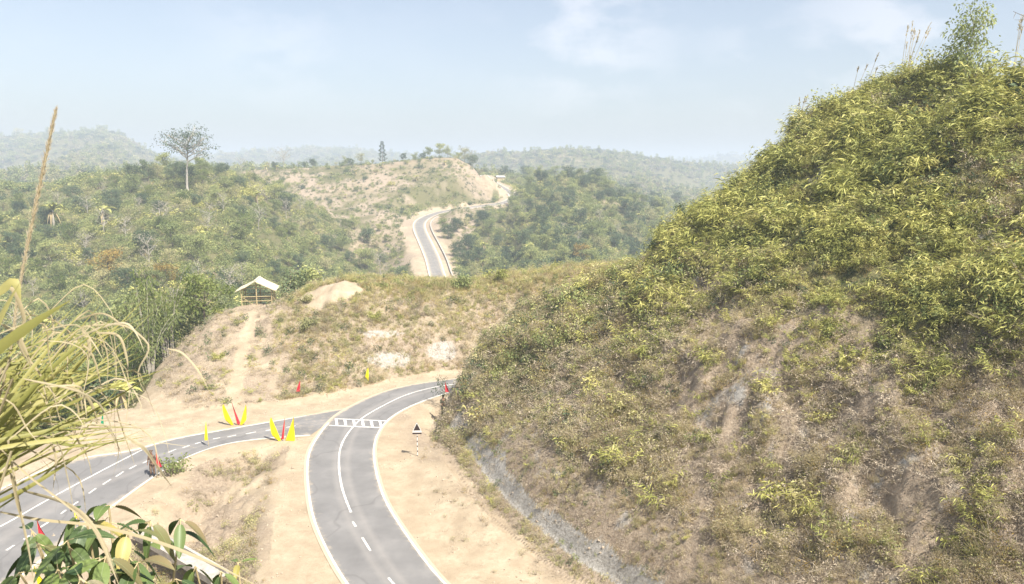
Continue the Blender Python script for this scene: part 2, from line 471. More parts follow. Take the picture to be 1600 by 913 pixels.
def ridge(x, y, C, sf, sb, pw=1.0):
    s, Y = fan(x, y)
    D = np.interp(s, C[0], C[1]); Z = np.interp(s, C[0], C[2])
    dd = y - D
    rnd = D * 0.02
    f = np.sqrt(np.clip(-dd, 0, None) ** 2 + rnd ** 2) - rnd
    b = np.sqrt(np.clip(dd, 0, None) ** 2 + rnd ** 2) - rnd
    return Z - f * sf - b * sb

_ends = far_pts
def smax(a, b, k):
    h = np.clip(0.5 + 0.5 * (a - b) / k, 0, 1)
    return b + (a - b) * h + k * h * (1 - h)

def mid(x, y):
    D = np.hypot(x, y)
    amp = np.clip(D * 0.013, 0, 16)
    floor = -15 - 20 * sstep(150, 600, D) + 0 * x
    n1 = fbm(x * 0.012, y * 0.012, 4, 21)
    n2 = fbm(x / 28, y / 28, 4, 31)
    z = floor + 4 * n1
    l1 = ridge(x, y, L1, 0.19, 0.35) + 1.5 * n2 * sstep(4, 25, np.abs(y - np.interp(fan(x, y)[0], L1[0], L1[1])))*1.6
    l1 = l1 - 0.004 * 0
    l2 = ridge(x, y, L2, 0.27, 0.5) + n2 * 1.2
    l3 = ridge(x, y, L3, 0.17, 0.5) + n2 * 2.0 * sstep(2, 30, np.abs(y - np.interp(fan(x, y)[0], L3[0], L3[1])))
    z = smax(z, l1, 3); z = smax(z, l2, 2); z = smax(z, l3, 2)
    z = smax(z, ridge(x, y, L3b, 0.2, 0.3) + n2 * 1.5, 3)
    far_n = fbm(x / 160, y / 160, 5, 41, 0.55)
    far_r = np.abs(fbm(x / 260 + 9, y / 260, 4, 45))
    for C, sf in ((L4, .12), (L4b, .11), (L5, .13), (L6, .07)):
        s_, _ = fan(x, y); Dc = np.interp(s_, C[0], C[1])
        off = sstep(0.0, 0.12, np.abs(y - Dc) / Dc)
        z = smax(z, ridge(x, y, C, sf, sf * 1.2) + far_n * (6 + 22 * off) * Dc / 1200 - off * far_r * 40 * Dc / 1200, 6)
    return z

def camera_hill(x, y):
    return 18.35 - np.clip(y - 1.3 - 0.06 * np.abs(x), 0, None) * 0.88 - np.clip(-x - 14, 0, None) * .1 - np.clip(x - 20, 0, None) * 0.0 + 0.25 * fbm(x * .6, y * .6, 3, 77) * sstep(3, 6, np.hypot(x, y))

ISLAND = flat([(452, 696), (400, 700), (350, 708), (300, 730), (262, 760), (220, 790), (180, 830), (140, 880), (100, 960), (470, 1010), (440, 940), (420, 880), (428, 800), (438, 740)])
def H(x, y):
    x = np.asarray(x, float); y = np.asarray(y, float); shp = x.shape
    x = x.ravel(); y = y.ravel()
    z = np.full(x.shape, -60.0)
    nm = (y < 150) & (np.abs(x) < 160)
    mm = y > 88
    if mm.any(): z[mm] = mid(x[mm], y[mm])
    if nm.any():
        X = x[nm]; Y = y[nm]
        zn = near_rbf(X, Y)
        zn = zn - 60 * sstep(112, 150, Y)
        # flat junction and shoulders
        dm, _ = seg_dist(X, Y, ROADS[0]); dl, _ = seg_dist(X, Y, ROADS[1])
        fl = np.maximum(1 - sstep(3.6, 7.0, dm), 1 - sstep(4.0, 6.5, dl))
        rough = 0.5 * fbm(X * .22, Y * .22, 4, 61) * sstep(60, 72, Y) + 0.10 * fbm(X * .7, Y * .7, 3, 62)
        # fluted banks above the far shoulder
        rough = rough + 0.35 * np.abs(fbm(X * .8, Y * .25, 3, 63)) * sstep(0.8, 3, zn)
        zn = (zn + rough) * (1 - fl) - 0.03
        zn = np.where((Y < 60) & (X > -34), np.where(fl > 0, zn, rough * 0.5 - 0.03), zn)
        # eroded hollow between the two roads
        di, _ = seg_dist(X, Y, np.vstack([ISLAND, ISLAND[:1]])); ii = in_poly(X, Y, ISLAND)
        dep = np.where(ii, sstep(0, 3.0, di), 0)
        zn = zn + dep * (-1.5 + 1.1 * fbm(X * .35, Y * .35, 4, 66) + 0.5 * np.abs(fbm(X * .9, Y * .9, 3, 67)))
        zn = np.maximum(zn, camera_hill(X, Y))
        zh = hill(X, Y)
        zn = np.maximum(zn, zh)
        z[nm] = np.maximum(zn, z[nm])
    z[y < -3] = np.maximum(z[y < -3], 17.5)
    # far road bench
    fm = (y > 190) & (y < 520) & (x > -130) & (x < 60)
    if fm.any():
        d, par = seg_dist(x[fm], y[fm], far_pts)
        rz = np.interp(par, np.arange(len(far_pts)), far_pts[:, 2])
        w = 1 - sstep(4.6, 17, d)
        z[fm] = z[fm] * (1 - w) + (rz - 0.15) * w
    # clay cone beside the far road
    cx, cy, cz = CONE
    d = np.hypot((x - cx) / 1.0, (y - cy) / 1.15)
    z = np.where(d < 30, np.maximum(z, cz - d * 0.85), z)
    return z.reshape(shp)
_c = at_d(757, 270, 395)
CONE = (_c[0], _c[1], _c[2])

def ground_hit(px, py, t0=8.0, t1=2500.0):
    """first hit of view rays with the terrain (arrays)"""
    px = np.atleast_1d(np.asarray(px, float)); py = np.atleast_1d(np.asarray(py, float))
    D = np.stack([(px - 800) / FPX, CP - (py - 456.5) / FPX * SP, -SP - (py - 456.5) / FPX * CP], 1)
    t = np.full(len(px), t0); done = np.zeros(len(px), bool); tp = t.copy()
    while True:
        P = EYE + D * t[:, None]
        g = P[:, 2] - H(P[:, 0], P[:, 1])
        done |= (g <= 0)
        if done.all() or (t[~done] > t1).all(): break
        tp = np.where(done, tp, t)
        t = np.where(done, t, t * 1.012 + 0.02)
    lo, hi = tp, t
    for _ in range(14):
        m = 0.5 * (lo + hi); P = EYE + D * m[:, None]
        b = P[:, 2] < H(P[:, 0], P[:, 1])
        hi = np.where(b, m, hi); lo = np.where(b, lo, m)
    P = EYE + D * hi[:, None]
    P[:, 2] = H(P[:, 0], P[:, 1])
    return P, done
def ghit(px, py, **k): return ground_hit([px], [py], **k)[0][0]

# polar sheet
az_d = np.radians(np.arange(-40, 40.01, 0.17))
az = np.concatenate([np.radians(np.arange(-180, -40, 4.0)), az_d, np.radians(np.arange(44, 180, 4.0))])
rr = [0.0]; r = 0.6
while r < 20: rr.append(r); r += 0.55
while r < 90: rr.append(r); r *= 1.0052
while r < 600: rr.append(r); r *= 1.0072
while r < 6000: rr.append(r); r *= 1.011
rr = np.array(rr[1:])
AZ, RR = np.meshgrid(az, rr)
GX = RR * np.sin(AZ); GY = RR * np.cos(AZ)
GZ = H(GX, GY)
PXg, PYg = proj(GX, GY, GZ)
# visibility: is the grid point above the running horizon
EL = (GZ - 20) / RR
cm = np.maximum.accumulate(EL, axis=0)
HID = (np.vstack([cm[:1], cm[:-1]]) - EL) * RR          # metres below the sight line
def hidden(x, y, allow):
    a = np.arctan2(x, y); r = np.hypot(x, y)
    i = np.clip(np.searchsorted(az, a), 0, len(az) - 1); j = np.clip(np.searchsorted(rr, r), 0, len(rr) - 1)
    return HID[j, i] > allow

# ground cover masks
N1 = fbm(GX * .35, GY * .35, 4, 81); N2 = fbm(GX / 22, GY / 22, 4, 82); N3 = fbm(GX * 1.3, GY * 1.3, 3, 83)
SLX = np.gradient(GZ, axis=0) / np.maximum(np.gradient(RR, axis=0), 1e-3)
near = RR < 125
hd = hill_d(GX, GY); hz = hill(GX, GY)
on_hill = near & (np.abs(GZ - hz) < 0.05) & (hd > 0.0) & (GY > 8)
clay = np.zeros(GX.shape); grey = np.zeros(GX.shape); brown = np.zeros(GX.shape); red = np.zeros(GX.shape); chalk = np.zeros(GX.shape)
dm, _ = seg_dist(GX[near], GY[near], ROADS[0]); dl, _ = seg_dist(GX[near], GY[near], ROADS[1])
flatn = (np.abs(GZ[near]) < 0.8) & ~on_hill[near] & (GX[near] > -45)
clay[near] = np.where(flatn, 1, 0)
# bank with the hut: bare brownish clay on its left, worn path
PATH = np.array([ghit(a, b)[:2] for a, b in [(398, 486), (392, 505), (385, 530), (376, 555), (370, 580), (368, 605), (366, 628)]])
bank = near & (GY > 58) & (GY < 93) & (GX > -36) & (GX < 50) & ~on_hill & (GZ > 0.15)
left_bank = bank & (PXg < 440 + 25 * N1)
brown[left_bank] = np.clip(0.6 + 0.7 * N3[left_bank], 0.15, 1)
clay[left_bank] = np.clip(0.75 + .5 * N1[left_bank], .3, 1)
dp, _ = seg_dist(GX, GY, PATH)
pm = near & (dp < 1.1)
PW = 1 - sstep(0.45, 0.85, dp + .15 * N3)
brown = np.where(near, brown * (1 - PW), brown); clay = np.where(near, np.maximum(clay, PW), clay)
top = bank & (np.hypot(GX + 19.5, (GY - 78.3) * 1.1) < 3.5 + N1)
clay[top] = 1; brown[top] = 0.15
rest = bank & ~left_bank & ~top
brown[rest] = np.clip(0.55 + N1[rest] * .7, 0, 1); clay[rest] = np.clip(.35 + .6 * N3[rest], 0, 1)
for (a, b, ra, rb) in [(608, 562, 38, 14), (598, 522, 38, 5), (690, 548, 26, 17)]:
    e = ((PXg - a) / ra) ** 2 + ((PYg - b) / rb) ** 2
    chalk = np.where(bank, np.maximum(chalk, 1 - sstep(.5, 1.3, e + .5 * N3)), chalk)
isl = near & in_poly(GX, GY, ISLAND)
brown[isl] = np.clip(.45 + 0.9 * N1[isl] + .35 * N3[isl], 0, 1); clay[isl] = 1
# fallen debris at the foot of the cutting spreads over the shoulder
sh = near & (hd < 0.5) & (hd > -4) & (GY > 20) & (GY < 62) & ~on_hill
brown[sh] = np.maximum(brown[sh], np.clip(sstep(-3.5, 0.3, hd[sh]) * .8 + .7 * N1[sh] - .25, 0, 1))
# the big hill
green_h = np.zeros(GX.shape)
hu, hv = PXg, PYg
edge = np.interp(hu, [700, 900, 1000, 1080, 1150, 1250, 1350, 1450, 1600], [620, 560, 500, 450, 435, 455, 490, 540, 520])
green_h = sstep(45, -45, hv - edge + 60 * N1)
clay = np.where(on_hill, np.clip(.1 + .3 * N1, 0, 1), clay)
g1 = np.exp(-(((hu - 1110) / 90) ** 2 + ((hv - 640) / 130) ** 2)) + np.exp(-(((hu - 1200) / 60) ** 2 + ((hv - 520) / 80) ** 2)) + .6 * np.exp(-(((hu - 1400) / 160) ** 2 + ((hv - 800) / 80) ** 2))
grey = np.where(on_hill, np.clip(g1 * 0.25 + N1 * .5 + 1.3 * N3 - .15, 0, .9), grey)
facem = on_hill & (hd > 1.3) & (hd < 2.15 + .5 * N1) & (GY < 54)
grey[facem] = np.clip(.9 + .3 * N3[facem], .3, 1)
brown = np.where(on_hill, np.clip(.95 - .95 * green_h, 0, 1), brown)
brown[facem] = .1
# mid and far hillsides
far = RR > 110
s2 = fan(GX, GY)[0]
onL2 = far & (RR > 250) & (RR < 560) & (np.abs(GZ - (ridge(GX, GY, L2, .27, .5))) < 4.5) & (s2 > 380) & (s2 < 770)
red = np.where(onL2, np.clip(.22 + 1.3 * N2, 0, 1), red)
brown = np.where(onL2, np.clip(.4 + 1.4 * fbm(GX / 9, GY / 9, 4, 88), 0, 1), brown)
brown = np.where(far & (dc if False else np.hypot(GX - CONE[0], (GY - CONE[1]) / 1.15)) * 1.0 < 22, np.maximum(brown, .45), brown) if False else brown
red = np.where(far & ~onL2, np.clip(N2 * 1.5 - .45, 0, 0.8), red)
dfar, _ = seg_dist(GX, GY, far_pts)
fclay = far & (RR < 560)
clay = np.where(fclay, 1 - sstep(5.5, 9.5, dfar + 1.5 * N1), clay)
dc = np.hypot(GX - CONE[0], (GY - CONE[1]) / 1.15)
clay = np.where(fclay, np.maximum(clay, (1 - sstep(10, 18, dc + 5 * N2)) * .5), clay)
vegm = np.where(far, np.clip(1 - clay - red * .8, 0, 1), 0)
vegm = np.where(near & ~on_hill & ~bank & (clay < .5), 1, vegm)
vegm = np.where(on_hill, np.clip(green_h * 1.2 + .25 * N1 * (green_h > .05), 0, 1), vegm)  # green slope takes the ground colour darkened for shaded leaf gaps

m, nt, out = newmat('earth'); Lk = nt.links.new
geo = nd(nt, 'ShaderNodeNewGeometry')
def attr(nt, n):
    a = nd(nt, 'ShaderNodeAttribute'); a.attribute_name = n; return a
def noise(nt, vec, sc, det=6, rough=.6):
    n = nd(nt, 'ShaderNodeTexNoise'); n.inputs['Scale'].default_value = sc; n.inputs['Detail'].default_value = det; n.inputs['Roughness'].default_value = rough
    nt.links.new(vec, n.inputs['Vector']); return n
nA = noise(nt, geo.outputs['Position'], .6, 8); nB = noise(nt, geo.outputs['Position'], 5.0, 8, .7); nC = noise(nt, geo.outputs['Position'], 22.0, 4, .7)
mus = nd(nt, 'ShaderNodeMapping'); mus.inputs['Scale'].default_value = (1.0, 1.0, 1.0); mus.inputs['Rotation'].default_value = (0, 0, 0.55)
Lk(geo.outputs['Position'], mus.inputs['Vector'])
def mix(nt, fac, c1, c2, mode='MIX'):
    n = nd(nt, 'ShaderNodeMixRGB', blend_type=mode)
    for i, v in ((0, fac), (1, c1), (2, c2)):
        if isinstance(v, (int, float)): n.inputs[i].default_value = v
        elif isinstance(v, (tuple, list)): n.inputs[i].default_value = (*v, 1)
        else: nt.links.new(v, n.inputs[i])
    return n.outputs[0]
def mask(nt, a, n, lo, hi, amt=.6):
    """attribute broken up by noise"""
    x = nd(nt, 'ShaderNodeMath', operation='MULTIPLY_ADD'); x.inputs[1].default_value = amt; nt.links.new(n, x.inputs[0]); 
    s = nd(nt, 'ShaderNodeMath', operation='SUBTRACT'); nt.links.new(x.outputs[0], s.inputs[0]); s.inputs[1].default_value = amt * .5
    nt.links.new(a, x.inputs[2])
    r = nd(nt, 'ShaderNodeMapRange'); r.inputs['From Min'].default_value = lo; r.inputs['From Max'].default_value = hi; r.clamp = True
    nt.links.new(s.outputs[0], r.inputs['Value']); return r.outputs[0]
c_base = ramp(nt, [(.3, (.17, .135, .085)), (.5, (.27, .225, .145)), (.7, (.38, .315, .21))]); Lk(nB.outputs['Fac'], c_base.inputs['Fac'])
c_clay = ramp(nt, [(.28, (.305, .24, .165)), (.48, (.39, .315, .22)), (.7, (.475, .395, .285))]); Lk(nA.outputs['Fac'], c_clay.inputs['Fac'])
nE = noise(nt, geo.outputs['Position'], 1.7, 7, .72)
c_clay1 = mix(nt, mask(nt, nE.outputs['Fac'], nB.outputs['Fac'], .5, .72, .2), c_clay.outputs[0], (.33, .255, .175))
c_clay2 = mix(nt, mask(nt, nC.outputs['Fac'], nB.outputs['Fac'], .52, .70, .3), c_clay1, (.30, .23, .155))
c_brn = ramp(nt, [(.3, (.19, .145, .105)), (.5, (.33, .265, .195)), (.72, (.48, .40, .30))]); Lk(nB.outputs['Fac'], c_brn.inputs['Fac'])
c_brn2 = mix(nt, mask(nt, nC.outputs['Fac'], nB.outputs['Fac'], .5, .62, .2), c_brn.outputs[0], (.34, .255, .18))
c_gry = ramp(nt, [(.3, (.24, .22, .19)), (.52, (.38, .355, .315)), (.72, (.52, .49, .45))]); Lk(nB.outputs['Fac'], c_gry.inputs['Fac'])
c_veg = ramp(nt, [(.3, (.07, .065, .032)), (.55, (.15, .14, .065)), (.72, (.25, .215, .12))]); Lk(nB.outputs['Fac'], c_veg.inputs['Fac'])  # soil under plants, darkened in colour so gaps between leaves look shaded
c_red = ramp(nt, [(.3, (.19, .15, .095)), (.5, (.28, .22, .145)), (.7, (.38, .31, .21))]); Lk(nA.outputs['Fac'], c_red.inputs['Fac'])
c_chk = ramp(nt, [(.35, (.28, .23, .18)), (.5, (.40, .36, .31)), (.65, (.50, .47, .43))]); Lk(nB.outputs['Fac'], c_chk.inputs['Fac'])
col = c_base.outputs[0]
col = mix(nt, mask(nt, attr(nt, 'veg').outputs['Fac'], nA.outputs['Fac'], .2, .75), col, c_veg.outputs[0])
col = mix(nt, mask(nt, attr(nt, 'red').outputs['Fac'], nA.outputs['Fac'], .2, .8), col, c_red.outputs[0])
col = mix(nt, mask(nt, attr(nt, 'clay').outputs['Fac'], nB.outputs['Fac'], .35, .65), col, c_clay2)
col = mix(nt, mask(nt, attr(nt, 'brown').outputs['Fac'], nB.outputs['Fac'], .3, .85, .9), col, c_brn2)
col = mix(nt, mask(nt, attr(nt, 'grey').outputs['Fac'], nB.outputs['Fac'], .3, .8), col, c_gry.outputs[0])
col = mix(nt, mask(nt, attr(nt, 'chalk').outputs['Fac'], nC.outputs['Fac'], .35, .75, .9), col, c_chk.outputs[0])
pr = nd(nt, 'ShaderNodeBsdfPrincipled'); pr.inputs['Roughness'].default_value = .95; pr.inputs['Specular IOR Level'].default_value = .1
Lk(col, pr.inputs['Base Color'])
b1 = nd(nt, 'ShaderNodeBump'); b1.inputs['Strength'].default_value = .7; b1.inputs['Distance'].default_value = .25
b2 = nd(nt, 'ShaderNodeBump'); b2.inputs['Strength'].default_value = .6; b2.inputs['Distance'].default_value = .05
bsc = nd(nt, 'ShaderNodeMath', operation='MULTIPLY'); Lk(nB.outputs['Fac'], bsc.inputs[0]); Lk(attr(nt, 'rough').outputs['Fac'], bsc.inputs[1])
Lk(bsc.outputs[0], b1.inputs['Height']); Lk(nC.outputs['Fac'], b2.inputs['Height']); Lk(b1.outputs[0], b2.inputs['Normal']); Lk(b2.outputs[0], pr.inputs['Normal'])
Lk(pr.outputs[0], out.inputs['Surface'])

nr, na = GX.shape
V = np.stack([GX, GY, GZ], -1).reshape(-1, 3)
i = np.arange(nr - 1)[:, None] * na; j = np.arange(na)[None]; j2 = (j + 1) % na
F = np.stack([i + j, i + na + j, i + na + j2, i + j2], -1).reshape(-1, 4)
ctr = len(V); V = np.vstack([V, [0, 0, 18.35]])
F3 = np.stack([np.full(na, ctr), np.arange(na), (np.arange(na) + 1) % na], 1)
def ext(a): return np.append(a.ravel(), 0.0)
rough_a = np.clip(brown * .9 + grey * .6 + chalk + .12 + red * .5, 0, 1)
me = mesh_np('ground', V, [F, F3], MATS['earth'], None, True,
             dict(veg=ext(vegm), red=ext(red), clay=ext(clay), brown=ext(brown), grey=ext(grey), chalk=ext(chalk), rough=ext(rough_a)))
ground = link('ground', me, kind='structure')

# ------------------------------------------------------------------ asphalt and markings
m, nt, out = newmat('asphalt'); Lk = nt.links.new
geo = nd(nt, 'ShaderNodeNewGeometry')
nA = noise(nt, geo.outputs['Position'], .45, 6); nB = noise(nt, geo.outputs['Position'], 60, 3); nD = noise(nt, geo.outputs['Position'], 2.2, 6, .7)
c = ramp(nt, [(.3, (.155, .150, .146)), (.55, (.195, .188, .182)), (.75, (.245, .233, .222))]); Lk(nA.outputs['Fac'], c.inputs['Fac'])
c2 = mix(nt, .22, c.outputs[0], nB.outputs['Fac'], 'OVERLAY')
ed = attr(nt, 'edge')
wt = attr(nt, 'track'); c2b = mix(nt, mask(nt, wt.outputs['Fac'], nD.outputs['Fac'], .2, 1.3, .5), c2, (.285, .265, .245))
ww_ = nd(nt, 'ShaderNodeTexWave'); ww_.inputs['Scale'].default_value = .07; ww_.inputs['Distortion'].default_value = 14; ww_.inputs['Detail'].default_value = 4; Lk(geo.outputs['Position'], ww_.inputs['Vector'])
wr_ = ramp(nt, [(.0, .28), (.008, 0.0)]); Lk(ww_.outputs['Fac'], wr_.inputs[0])
c2c = mix(nt, wr_.outputs[0], c2b, (.10, .095, .09))
c3 = mix(nt, mask(nt, ed.outputs['Fac'], nD.outputs['Fac'], .3, .8, 1.0), c2c, (.46, .38, .275))
st = noise(nt, geo.outputs['Position'], .55, 3); sr = ramp(nt, [(.66, 0.0), (.74, 0.35)]); Lk(st.outputs['Fac'], sr.inputs['Fac'])
c4 = mix(nt, sr.outputs[0], c3, (.10, .095, .09))
pr = nd(nt, 'ShaderNodeBsdfPrincipled'); pr.inputs['Roughness'].default_value = .85; pr.inputs['Specular IOR Level'].default_value = .25
Lk(c4, pr.inputs['Base Color'])
bp = nd(nt, 'ShaderNodeBump'); bp.inputs['Strength'].default_value = .3; bp.inputs['Distance'].default_value = .01; Lk(nB.outputs['Fac'], bp.inputs['Height']); Lk(bp.outputs[0], pr.inputs['Normal'])
Lk(pr.outputs[0], out.inputs['Surface'])

m, nt, out = newmat('road_paint'); Lk = nt.links.new
geo = nd(nt, 'ShaderNodeNewGeometry')
nA = noise(nt, geo.outputs['Position'], 3.0, 8, .75)
c = ramp(nt, [(.34, (.38, .345, .30)), (.46, (.60, .57, .52)), (.62, (.76, .74, .70))]); Lk(nA.outputs['Fac'], c.inputs['Fac'])
pr = nd(nt, 'ShaderNodeBsdfPrincipled'); pr.inputs['Roughness'].default_value = .7
Lk(c.outputs[0], pr.inputs['Base Color']); Lk(pr.outputs[0], out.inputs['Surface'])

def strip_between(A, B, z, name, mat, ncross=9, grow=0.3, zfun=None, thick=None, edge_fade=True):
    """surface between two polylines with the same number of points"""
    d = B - A; w = np.linalg.norm(d, axis=1)[:, None]
    A2 = A - d / w * grow; B2 = B + d / w * grow
    n = len(A); t = np.linspace(0, 1, ncross)
    P = A2[:, None] * (1 - t)[None, :, None] + B2[:, None] * t[None, :, None]
    Z = np.full(P.shape[:2], z) if zfun is None else zfun(P[..., 0], P[..., 1])
    V = np.concatenate([P[..., :2], Z[..., None]], -1).reshape(-1, 3)
    i = np.arange(n - 1)[:, None] * ncross; j = np.arange(ncross - 1)[None]
    F = np.stack([i + j, i + j + 1, i + ncross + j + 1, i + ncross + j], -1).reshape(-1, 4)
    e = np.tile(np.abs(t - .5) * 2, (n, 1)).ravel()
    return V, F, e

def merge(parts):
    V = []; F = []; E = []; n = 0
    for v, f, e in parts:
        V.append(v); F.append(f + n); E.append(e); n += len(v)
    return np.vstack(V), np.vstack(F), np.concatenate(E)

def offset(C, o):
    T = np.gradient(C[:, :2], axis=0); T /= np.linalg.norm(T, axis=1)[:, None]
    return C[:, :2] + np.stack([-T[:, 1], T[:, 0]], 1) * o
# main road: include the hidden continuation
tl = catmull(np.vstack([main_C[-6], tail]), 40)
vL, fL, eL = strip_between(main_L, main_R, 0.0, '', None, 13)
v2, f2, e2 = strip_between(offset(tl, 2.4), offset(tl, -2.4), -0.008, '', None, 13)
def edgeval(e, p=6): return np.where(e > 0.99, .95, e ** 4.5 * .75)
def trackval(e): return np.exp(-((e - .12) / .12) ** 2) * .8 + np.clip(e - .75, 0, 1) * 2.5
V, F, E = merge([(vL, fL, edgeval(eL)), (v2, f2, edgeval(e2))]); TR = trackval(np.concatenate([eL, e2]))
# dusty mouth where the side road joins
jx = at_z(475, 668)[:2]
dj = np.hypot(V[:, 0] - jx[0], V[:, 1] - jx[1])
E = np.maximum(E, .3 * (1 - sstep(1, 7, dj)))
road = link('road', mesh_np('road', V, F, MATS['asphalt'], None, False, dict(edge=E, track=TR)), kind='structure')
Lu = smooth_poly(catmull(left_U, 120), 2); Ld = catmull(left_D, 120)
v3, f3, e3 = strip_between(Lu, Ld, -0.004, '', None, 13)
E3 = edgeval(e3); dj = np.hypot(v3[:, 0] - jx[0], v3[:, 1] - jx[1]); E3 = np.maximum(E3, .30 * (1 - sstep(2, 9, dj)))
side_road = link('side_road', mesh_np('side_road', v3, f3, MATS['asphalt'], None, False, dict(edge=E3, track=trackval(e3))), kind='structure')
# thin apron closing the wedge between the two roads
def ribbon(C, w, z, s0=0.0, s1=1.0, n=None, jitter=0.012):
    n = n or max(4, int(len(C) * (s1 - s0)))
    L = np.concatenate([[0], np.cumsum(np.linalg.norm(np.diff(C[:, :2], axis=0), axis=1))]); L /= L[-1]
    s = np.linspace(s0, s1, n)
    P = np.stack([np.interp(s, L, C[:, 0]), np.interp(s, L, C[:, 1])], 1)
    T = np.gradient(P, axis=0); T /= np.linalg.norm(T, axis=1)[:, None] + 1e-9
    N = np.stack([-T[:, 1], T[:, 0]], 1)
    ww = w / 2 + R.normal(size=(n, 1)) * jitter * .5
    A = P - N * ww; B = P + N * ww
    V = np.stack([np.column_stack([A, np.full(n, z)]), np.column_stack([B, np.full(n, z)])], 1).reshape(-1, 3)
    i = np.arange(n - 1) * 2
    return V, np.stack([i, i + 1, i + 3, i + 2], 1), np.zeros(len(V))
def quadline(a, b, w, z):
    a = np.array(a); b = np.array(b); return ribbon(np.array([a, b]), w, z, n=4)
Z1 = 0.004
parts = [ribbon(main_L, .12, Z1, 0, .60), ribbon(main_R, .12, Z1, 0, 1)]
# centre line: solid behind the crossing, dashed near the camera
kc = np.linalg.norm(main_C - at_z(549, 802)[:2], axis=1).argmin() / (len(main_C) - 1)
parts += [ribbon(main_C, .13, Z1, kc, 1)]
for (a, b) in [((566, 840), (579, 861)), ((551, 815), (556, 823)), ((607, 903), (640, 942))]:
    parts.append(quadline(at_z(*a)[:2], at_z(*b)[:2], .12, Z1))
parts += [ribbon(left_U, .11, Z1 - .004, 0, .9), ribbon(left_S, .12, Z1 - .0035), ribbon(left_D, .11, Z1 - .004)]
dash = [((10, 860), (22, 852)), ((37, 843), (46, 837)), ((60, 826), (77, 815)), ((95, 803), (103, 797)), ((113, 790), (122, 784)), ((139, 771), (150, 763)), ((161, 757), (173, 749)), ((181, 745), (193, 737)), ((202, 733), (213, 727)), ((223, 724), (233, 719)), ((263, 707), (275, 702)), ((285, 700), (296, 696)),
        ((305, 693.5), (317, 690)), ((333, 686), (344, 684)), ((355, 683), (369, 680)), ((384, 678), (400, 675)), ((415, 673), (429, 671)), ((447, 668), (462, 665.5))]
for a, b in dash: parts.append(quadline(at_z(*a)[:2], at_z(*b)[:2], .12, Z1 - .004))
# hatched crossing bar
a0, a1 = at_z(523, 654.5)[:2], at_z(605, 658)[:2]; b0, b1 = at_z(514, 665)[:2], at_z(597, 668.5)[:2]
Z2 = Z1 + .004
parts += [quadline(a0, a1, .16, Z2), quadline(b0, b1, .16, Z2)]
for k in range(6):
    t = (k + .15) / 6; p = a0 + (a1 - a0) * t; q = b0 + (b1 - b0) * min(1, t + .13)
    parts.append(quadline(p, q, .2, Z2 + .004))
V, F, E = merge(parts)
link('road_marking', mesh_np('road_marking', V, F, MATS['road_paint']), kind='structure')

# far road: clay bench, asphalt, kerb wall on the valley side
def far_ribbon(o0, o1, dz, ncross=5):
    A = offset(far_pts, o0); B = offset(far_pts, o1)
    t = np.linspace(0, 1, ncross)
    P = A[:, None] * (1 - t)[None, :, None] + B[:, None] * t[None, :, None]
    Z = np.repeat((far_pts[:, 2] + dz)[:, None], ncross, 1)
    V = np.concatenate([P, Z[..., None]], -1).reshape(-1, 3)
    n = len(A); i = np.arange(n - 1)[:, None] * ncross; j = np.arange(ncross - 1)[None]
    return V, np.stack([i + j, i + j + 1, i + ncross + j + 1, i + ncross + j], -1).reshape(-1, 4), np.tile(np.abs(t - .5) * 2, (n, 1)).ravel()
V, F, E = far_ribbon(2.7, -2.7, .12)
link('far_road', mesh_np('far_road', V, F, MATS['asphalt'], None, False, dict(edge=np.clip(edgeval(E) + .33, 0, 1))), kind='structure')
V, F, E = merge([far_ribbon(2.5, 2.25, .16, 2), far_ribbon(-2.25, -2.5, .16, 2)])
link('far_road_marking', mesh_np('far_road_marking', V, F, MATS['road_paint']), kind='structure')
plain_mat('concrete', (.42, .385, .335), .85, .3, 3.0, bump=.4)
nk = 78
s = Soup()
for o, h in ((-4.4, .45),):
    P = np.column_stack([offset(far_pts, o), far_pts[:, 2]])[8:nk]
    A = np.column_stack([offset(far_pts, o - .45), far_pts[:, 2]])[8:nk]
    n = len(P)
    V = np.stack([P + [0, 0, -.5], P + [0, 0, h], A + [0, 0, h], A + [0, 0, -1.5]], 1).reshape(-1, 3)
    i = np.arange(n - 1)[:, None] * 4
    F = np.concatenate([np.stack([i[:, 0] + k, i[:, 0] + k + 1, i[:, 0] + 4 + k + 1, i[:, 0] + 4 + k], 1) for k in range(3)])
    s.add(V, F)
link('kerb_wall', s.mesh('kerb_wall', MATS['concrete']), label='long low concrete kerb wall along the outer edge of the distant winding road', cat='wall')
# ------------------------------------------------------------------ haze: one box of even air round everything
m, nt, out = newmat('haze')
hv_ = nd(nt, 'ShaderNodeVolumePrincipled')
hv_.inputs['Color'].default_value = (0.80, 0.90, 1.0, 1)
hv_.inputs['Density'].default_value = 0.0007
hv_.inputs['Anisotropy'].default_value = 0.0
nt.links.new(hv_.outputs[0], out.inputs['Volume'])
s = Soup(); zb = float(GZ.min()) - 1.0; ztop = float(max(GZ.max(), 60)) + 25
s.box((0, 0, (zb + ztop) / 2), (12600, 12600, ztop - zb))
haze = link('haze', s.mesh('haze', MATS['haze']), kind='stuff', label='pale blue haze lying over the hills and the road')

